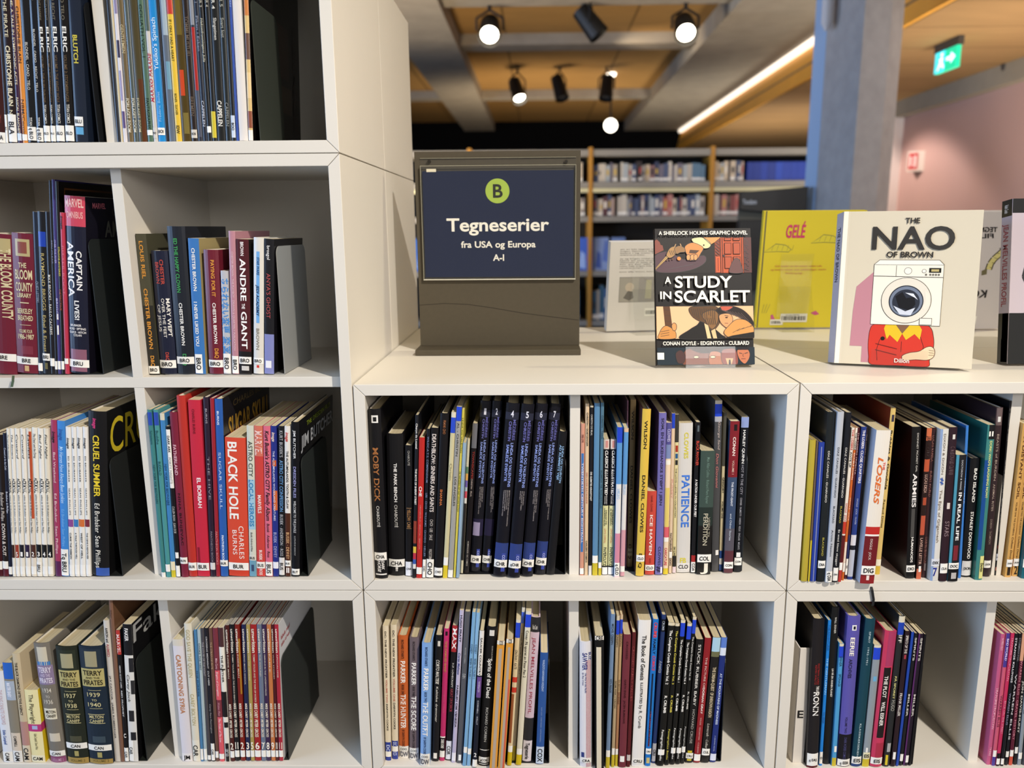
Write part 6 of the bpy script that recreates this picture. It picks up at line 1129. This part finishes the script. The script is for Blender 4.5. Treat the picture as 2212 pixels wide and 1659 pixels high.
# face-out picture books on the third shelf; daylight blue is put into their colours
z0, z1 = ROWZ[2]
for px0, px1, c, c2, lab in ((1249, 1283, '3a62c8', '7a58b8', 'bright blue picture book shown face-out beside the sign stand'), (1285, 1316, '8aa4dc', '5a7ad0', 'pale blue picture book shown face-out, left of the pale paperback'), (1322, 1352, '6a86c0', '3a5aa0', 'blue picture book shown face-out behind the pale paperback'), (896, 930, '3a70c8', 'c85a70', 'blue picture book shown face-out in the gap left of the sign stand')):
    a, e = far(px0, 540).x, far(px1, 540).x; h = z1-z0
    t = thing('face_out_book', lab, 'book', (a, YF+.04, z0), (math.radians(-6), 0, 0), 'picture books shown face-out')
    m = MB(); m.box(0, e-a, 0, .003, 0, h, mat(c, .35)); m.box(0, e-a, .013, .016, 0, h, mat(c, .35)); m.box(0, .003, .003, .013, 0, h, mat(c, .35))
    m.build('cover', t)
    m = MB(); m.poly([((e-a)*u, -.0006, h*v) for u, v in ((.55, .3), (.95, .25), (.95, .85), (.75, .95))], mat(c2, .4)); m.poly([((e-a)*u, -.0005, h*v) for u, v in ((.05, .1), (.5, .05), (.45, .5), (.2, .6))], mat('9ab8f0' if c != '8aa4dc' else '4060b8', .4)); m.raw('cover_picture', t)
    m = MB(); m.box(.004, e-a-.003, .0035, .0125, .003, h-.003, PAGES[2]); m.build('page_block', t)

# black self-service machine standing left of the pillar
YK = 3.55
a, e = far(1600, 412, YK), far(1742, 470, YK); zk = far(1600, 415, YK).z; zm = far(1600, 457, YK).z
t = thing('self_service_machine', 'black self-service machine with small white lettering left of the pillar', 'machine', (a.x, YK, 0))
BK = mat('0e1013', .35, .5); w = e.x-a.x
m = MB(); m.prism([(0, zm+.01), (w, zm-.035), (w, zk+.03), (0, zk)], 'y', 0, .05, BK); m.build('screen_back', t, bevel=.004)
z3 = far(1600, 475, YK).z
m = MB(); m.box(0.0, w, .01, .06, z3-.42, z3, BK); m.build('lower_panel', t, bevel=.004)
m = MB(); m.box(.01, w, .052, .09, .02, zk-.03, mat('5f5c50', .5)); m.build('column', t)
m = MB(); m.box(-.05, w+.05, -.1, .2, 0, .02, BK); m.build('foot', t)
p, q, s = far(1604, 441, YK-.001), far(1634, 441, YK-.001), far(1604, 431, YK-.001)
m = MB(); put_text(m, 'Tandem', (p.x-a.x, -.001, p.z), (q.x-p.x, 0, 0), (0, 0, s.z-p.z), mat('c8ccd0', .5), True); m.raw('lettering', t)
# small white tag and desk edge under it
# stepped white display rack near the pink wall
YR = 2.3
def R_(px, py): return at_y(px, py, YR)
t = thing('display_rack', 'white stepped magazine rack with ledges by the pink wall', 'display rack', (0, YR, 0))
RW = mat('d8d0c2', .5, .4)
top, bot = R_(2171, 516), R_(2131, 705)
sl = (top.x-bot.x)/(top.z-bot.z); x_f = bot.x - sl*bot.z
m = MB(); m.prism([(x_f, 0), (top.x, top.z), (top.x+.02, top.z), (x_f+.55, 0)], 'y', 0, .6, RW); m.build('panel', t, bevel=.003)
for py0, xl in ((592, 2131), (677, 2116)):
    c = R_(xl, py0); m = MB(); xx = x_f+sl*c.z; m.box(c.x, xx+.03, -.005, .6, c.z-.022, c.z, RW); m.build('ledge', t, bevel=.002)
c = R_(2130, 676); xx = x_f+sl*c.z
g = thing('magazine', 'magazine with red heading standing on the white rack ledge', 'magazine', (xx-.012, YR, c.z), (0, math.atan(sl), 0))
m = MB(); m.box(-.008, 0, .0, .21, .0, .17, mat('d8cabc', .5)); m.build('pages', g)
m = MB(); m.box(-.0088, -.0081, .0, .21, .12, .165, mat('b8483c', .5)); m.box(-.0088, -.0081, .01, .2, .045, .115, mat('6a625c', .5)); m.box(-.008, 0, -.0007, -.0001, .12, .165, mat('b8483c', .5)); m.box(-.008, 0, -.0007, -.0001, .045, .115, mat('6a625c', .5)); m.build('cover', g)

# spotlights under the high ceiling
LAMP = mat('fff3dc', .4, emit=14); OFF = mat('3a3c40', .2); BLK = mat('0d0d0e', .5); HOOD = mat('2a2620', .45)
def spotlight(label, px, py, Y, r, L, dirv, lit, hood=BLK):
    p = at_y(px, py, Y); d = Vector(dirv).normalized()
    t = thing('spotlight', label, 'spotlight', p, group='spotlights under the concrete ceiling')
    m = MB(); m.tube(-d*L*.55, d*L*.45, r*.82, hood, 20, r, cap=False); m.tube(-d*L*.56, -d*L*.55, r*.82, hood, 20); m.tube(d*L*.45, -d*L*.5, r*.96, HOOD if lit else BLK, 20, r*.78, cap=False); lb = m.build('lamp_body', t)
    m = MB(); m.tube(d*L*.30, d*L*.32, r*.74, LAMP if lit else OFF, 20); m.build('lens', lb)
    side = d.cross(Vector((0, 0, 1))).normalized() if abs(d.z) < .99 else Vector((1, 0, 0))
    m = MB(); tp = Vector((0, 0, L*.75))
    for s in (-1, 1): m.tube(side*s*r*1.12, side*s*r*1.12+tp*.6, r*.1, BLK, 6); m.tube(side*s*r*1.12+tp*.6, tp, r*.1, BLK, 6)
    m.build('yoke', t)
    zc = 3.12 - p.z
    m = MB(); m.tube(tp, (0, 0, max(zc, L*.76)), r*.16, BLK, 8); m.build('stem', t)
spotlight('lit black spotlight nearest the tall shelf column', 1058, 66, 5.3, .092, .2, (0, -.75, -.65), True)
spotlight('unlit black spotlight tilted sideways, between the two bright ones', 1276, 52, 5.3, .085, .24, (.55, -.1, -.7), False)
spotlight('lit spotlight beside the broad concrete beam', 1480, 62, 5.3, .092, .2, (0, -.75, -.65), True)
spotlight('smaller lit spotlight, first of the far row of three', 1118, 198, 8.2, .085, .28, (.25, -.55, -.8), True)
spotlight('small unlit spotlight in the middle of the far row', 1209, 193, 8.2, .082, .27, (.25, -.3, -.9), False)
spotlight('small dark spotlight, last of the far row of three', 1310, 193, 8.2, .082, .26, (-.1, -.3, -.9), False)
def globe(label, px, py, Y, r, st):
    p = at_y(px, py, Y); t = thing('lamp', label, 'lamp', p, group='small round lamps')
    m = MB(); n = 12
    vs = [(r*math.sin(math.pi*i/n)*math.cos(2*math.pi*j/16), r*math.sin(math.pi*i/n)*math.sin(2*math.pi*j/16), r*math.cos(math.pi*i/n)) for i in range(n+1) for j in range(16)]
    m.mesh(vs, [(i*16+j, (i+1)*16+j, (i+1)*16+(j+1) % 16, i*16+(j+1) % 16) for i in range(n) for j in range(16)], mat('fff6e4', .4, emit=st)); m.build('globe', t)
    m = MB(); m.tube((0, 0, r*.95), (0, 0, 3.12-p.z), .012, BLK, 8); m.build('stem', t)
globe('round lit lamp low against the black end wall', 1319, 271, 9.5, .085, 6)
globe('small round lit lamp above the far row of spotlights', 1321, 158, 8.6, .055, 4)

# green exit sign under the low ceiling
p = at_z(2045, 88, 2.6); XE = p.x
def E_(px, py): return at_x(px, py, XE)
a, c = E_(2022, 116), E_(2068, 97); bz = E_(2021, 160).z
t = thing('exit_sign', 'green illuminated exit sign with white arrow, hanging from the low ceiling', 'sign', (XE, 0, 0))
y0, y1 = min(a.y, c.y), max(a.y, c.y); z0, z1 = bz, (a.z+c.z)/2
m = MB(); m.box(0, .03, y0, y1, z0, z1, mat('17b88a', .4, emit=1.3)); pn = m.build('panel', t)
m = MB(); m.box(-.005, .035, y0-.02, y1+.02, z1, 2.6, mat('4a4744', .5)); m.build('bracket', t)
m = MB(); WG = mat('d8fff4', .4, emit=2.0); hh = z1-z0; ym = (y0+y1)/2; k = y1-y0
# the sign faces the left: far end is on the left as seen from here
def yy(u): return y1 - u*k
m.box(-.002, -.0005, yy(.47), yy(.0), z0+.0, z1, mat('3fd0d8', .4, emit=1.4))
m.poly([(-.003, yy(u), z0+hh*v) for u, v in ((.55, .44), (.76, .44), (.76, .25), (.97, .52), (.76, .78), (.76, .6), (.55, .6))], WG)
m.poly([(-.003, yy(u), z0+hh*v) for u, v in ((.12, .1), (.2, .1), (.3, .35), (.42, .12), (.48, .2), (.36, .5), (.42, .62), (.34, .7), (.2, .62), (.24, .5))], WG)
m.poly([(-.003, yy(.33+.06*math.cos(q*.524)), z0+hh*(.82+.1*math.sin(q*.524))) for q in range(12)], WG)
m.raw('pictogram', pn)
# red fire sign on the pink wall
a, c = at_x(1958, 333, 4.1), at_x(2003, 362, 4.2)
p = at_x(1985, 349, 4.199)
t = thing('fire_sign', 'small red and white fire sign on the pink wall', 'sign', (4.2, p.y, p.z))
m = MB(); m.prism([(0, -.11), (-.12, 0), (0, .11)], 'z', -.1, .1, mat('d8c8ba', .5)); m.build('body', t)
m = MB(); n = Vector((-.11, -.12, 0)).normalized()*.002; A, C_ = Vector((0, -.11, 0)), Vector((-.12, 0, 0))
def F(u, v, k=1): q = C_.lerp(A, u); return (q.x+n.x*k, q.y+n.y*k, v)
m.poly([F(.08, -.08), F(.62, -.08), F(.62, .08), F(.08, .08)], mat('c0302a', .4)); m.poly([F(.16, -.05, 1.5), F(.26, -.05, 1.5), F(.26, .05, 1.5), F(.16, .05, 1.5)], mat('f0e4dc', .4)); m.poly([F(.4, -.055, 1.5), F(.52, -.055, 1.5), F(.52, .055, 1.5), F(.4, .055, 1.5)], mat('f0e4dc', .4)); m.raw('pictogram', t)
# smoke detector on the low ceiling
p = at_z(2174, 138, 2.6); m = MB(); m.tube((0, 0, 0), (0, 0, -.05), .04, mat('3a332c', .5), 16, .03); o = m.build('ceiling_sprinkler'); o.location = p; tag(o, 'small dark sprinkler under the low boarded ceiling', 'sprinkler')
# rounded white bracket high on the left face of the pillar
p = at_y(1783, 32, 3.5); m = MB(); m.tube((0, 0, .12), (0, 0, -.05), .03, mat('c8c4c4', .5), 16); m.tube((0, 0, -.05), (0, 0, -.09), .03, mat('c8c4c4', .5), 16, .01); o = m.build('wall_lamp'); o.location = p - Vector((0, .03, 0)); tag(o, 'small white wall lamp high on the concrete pillar', 'lamp')
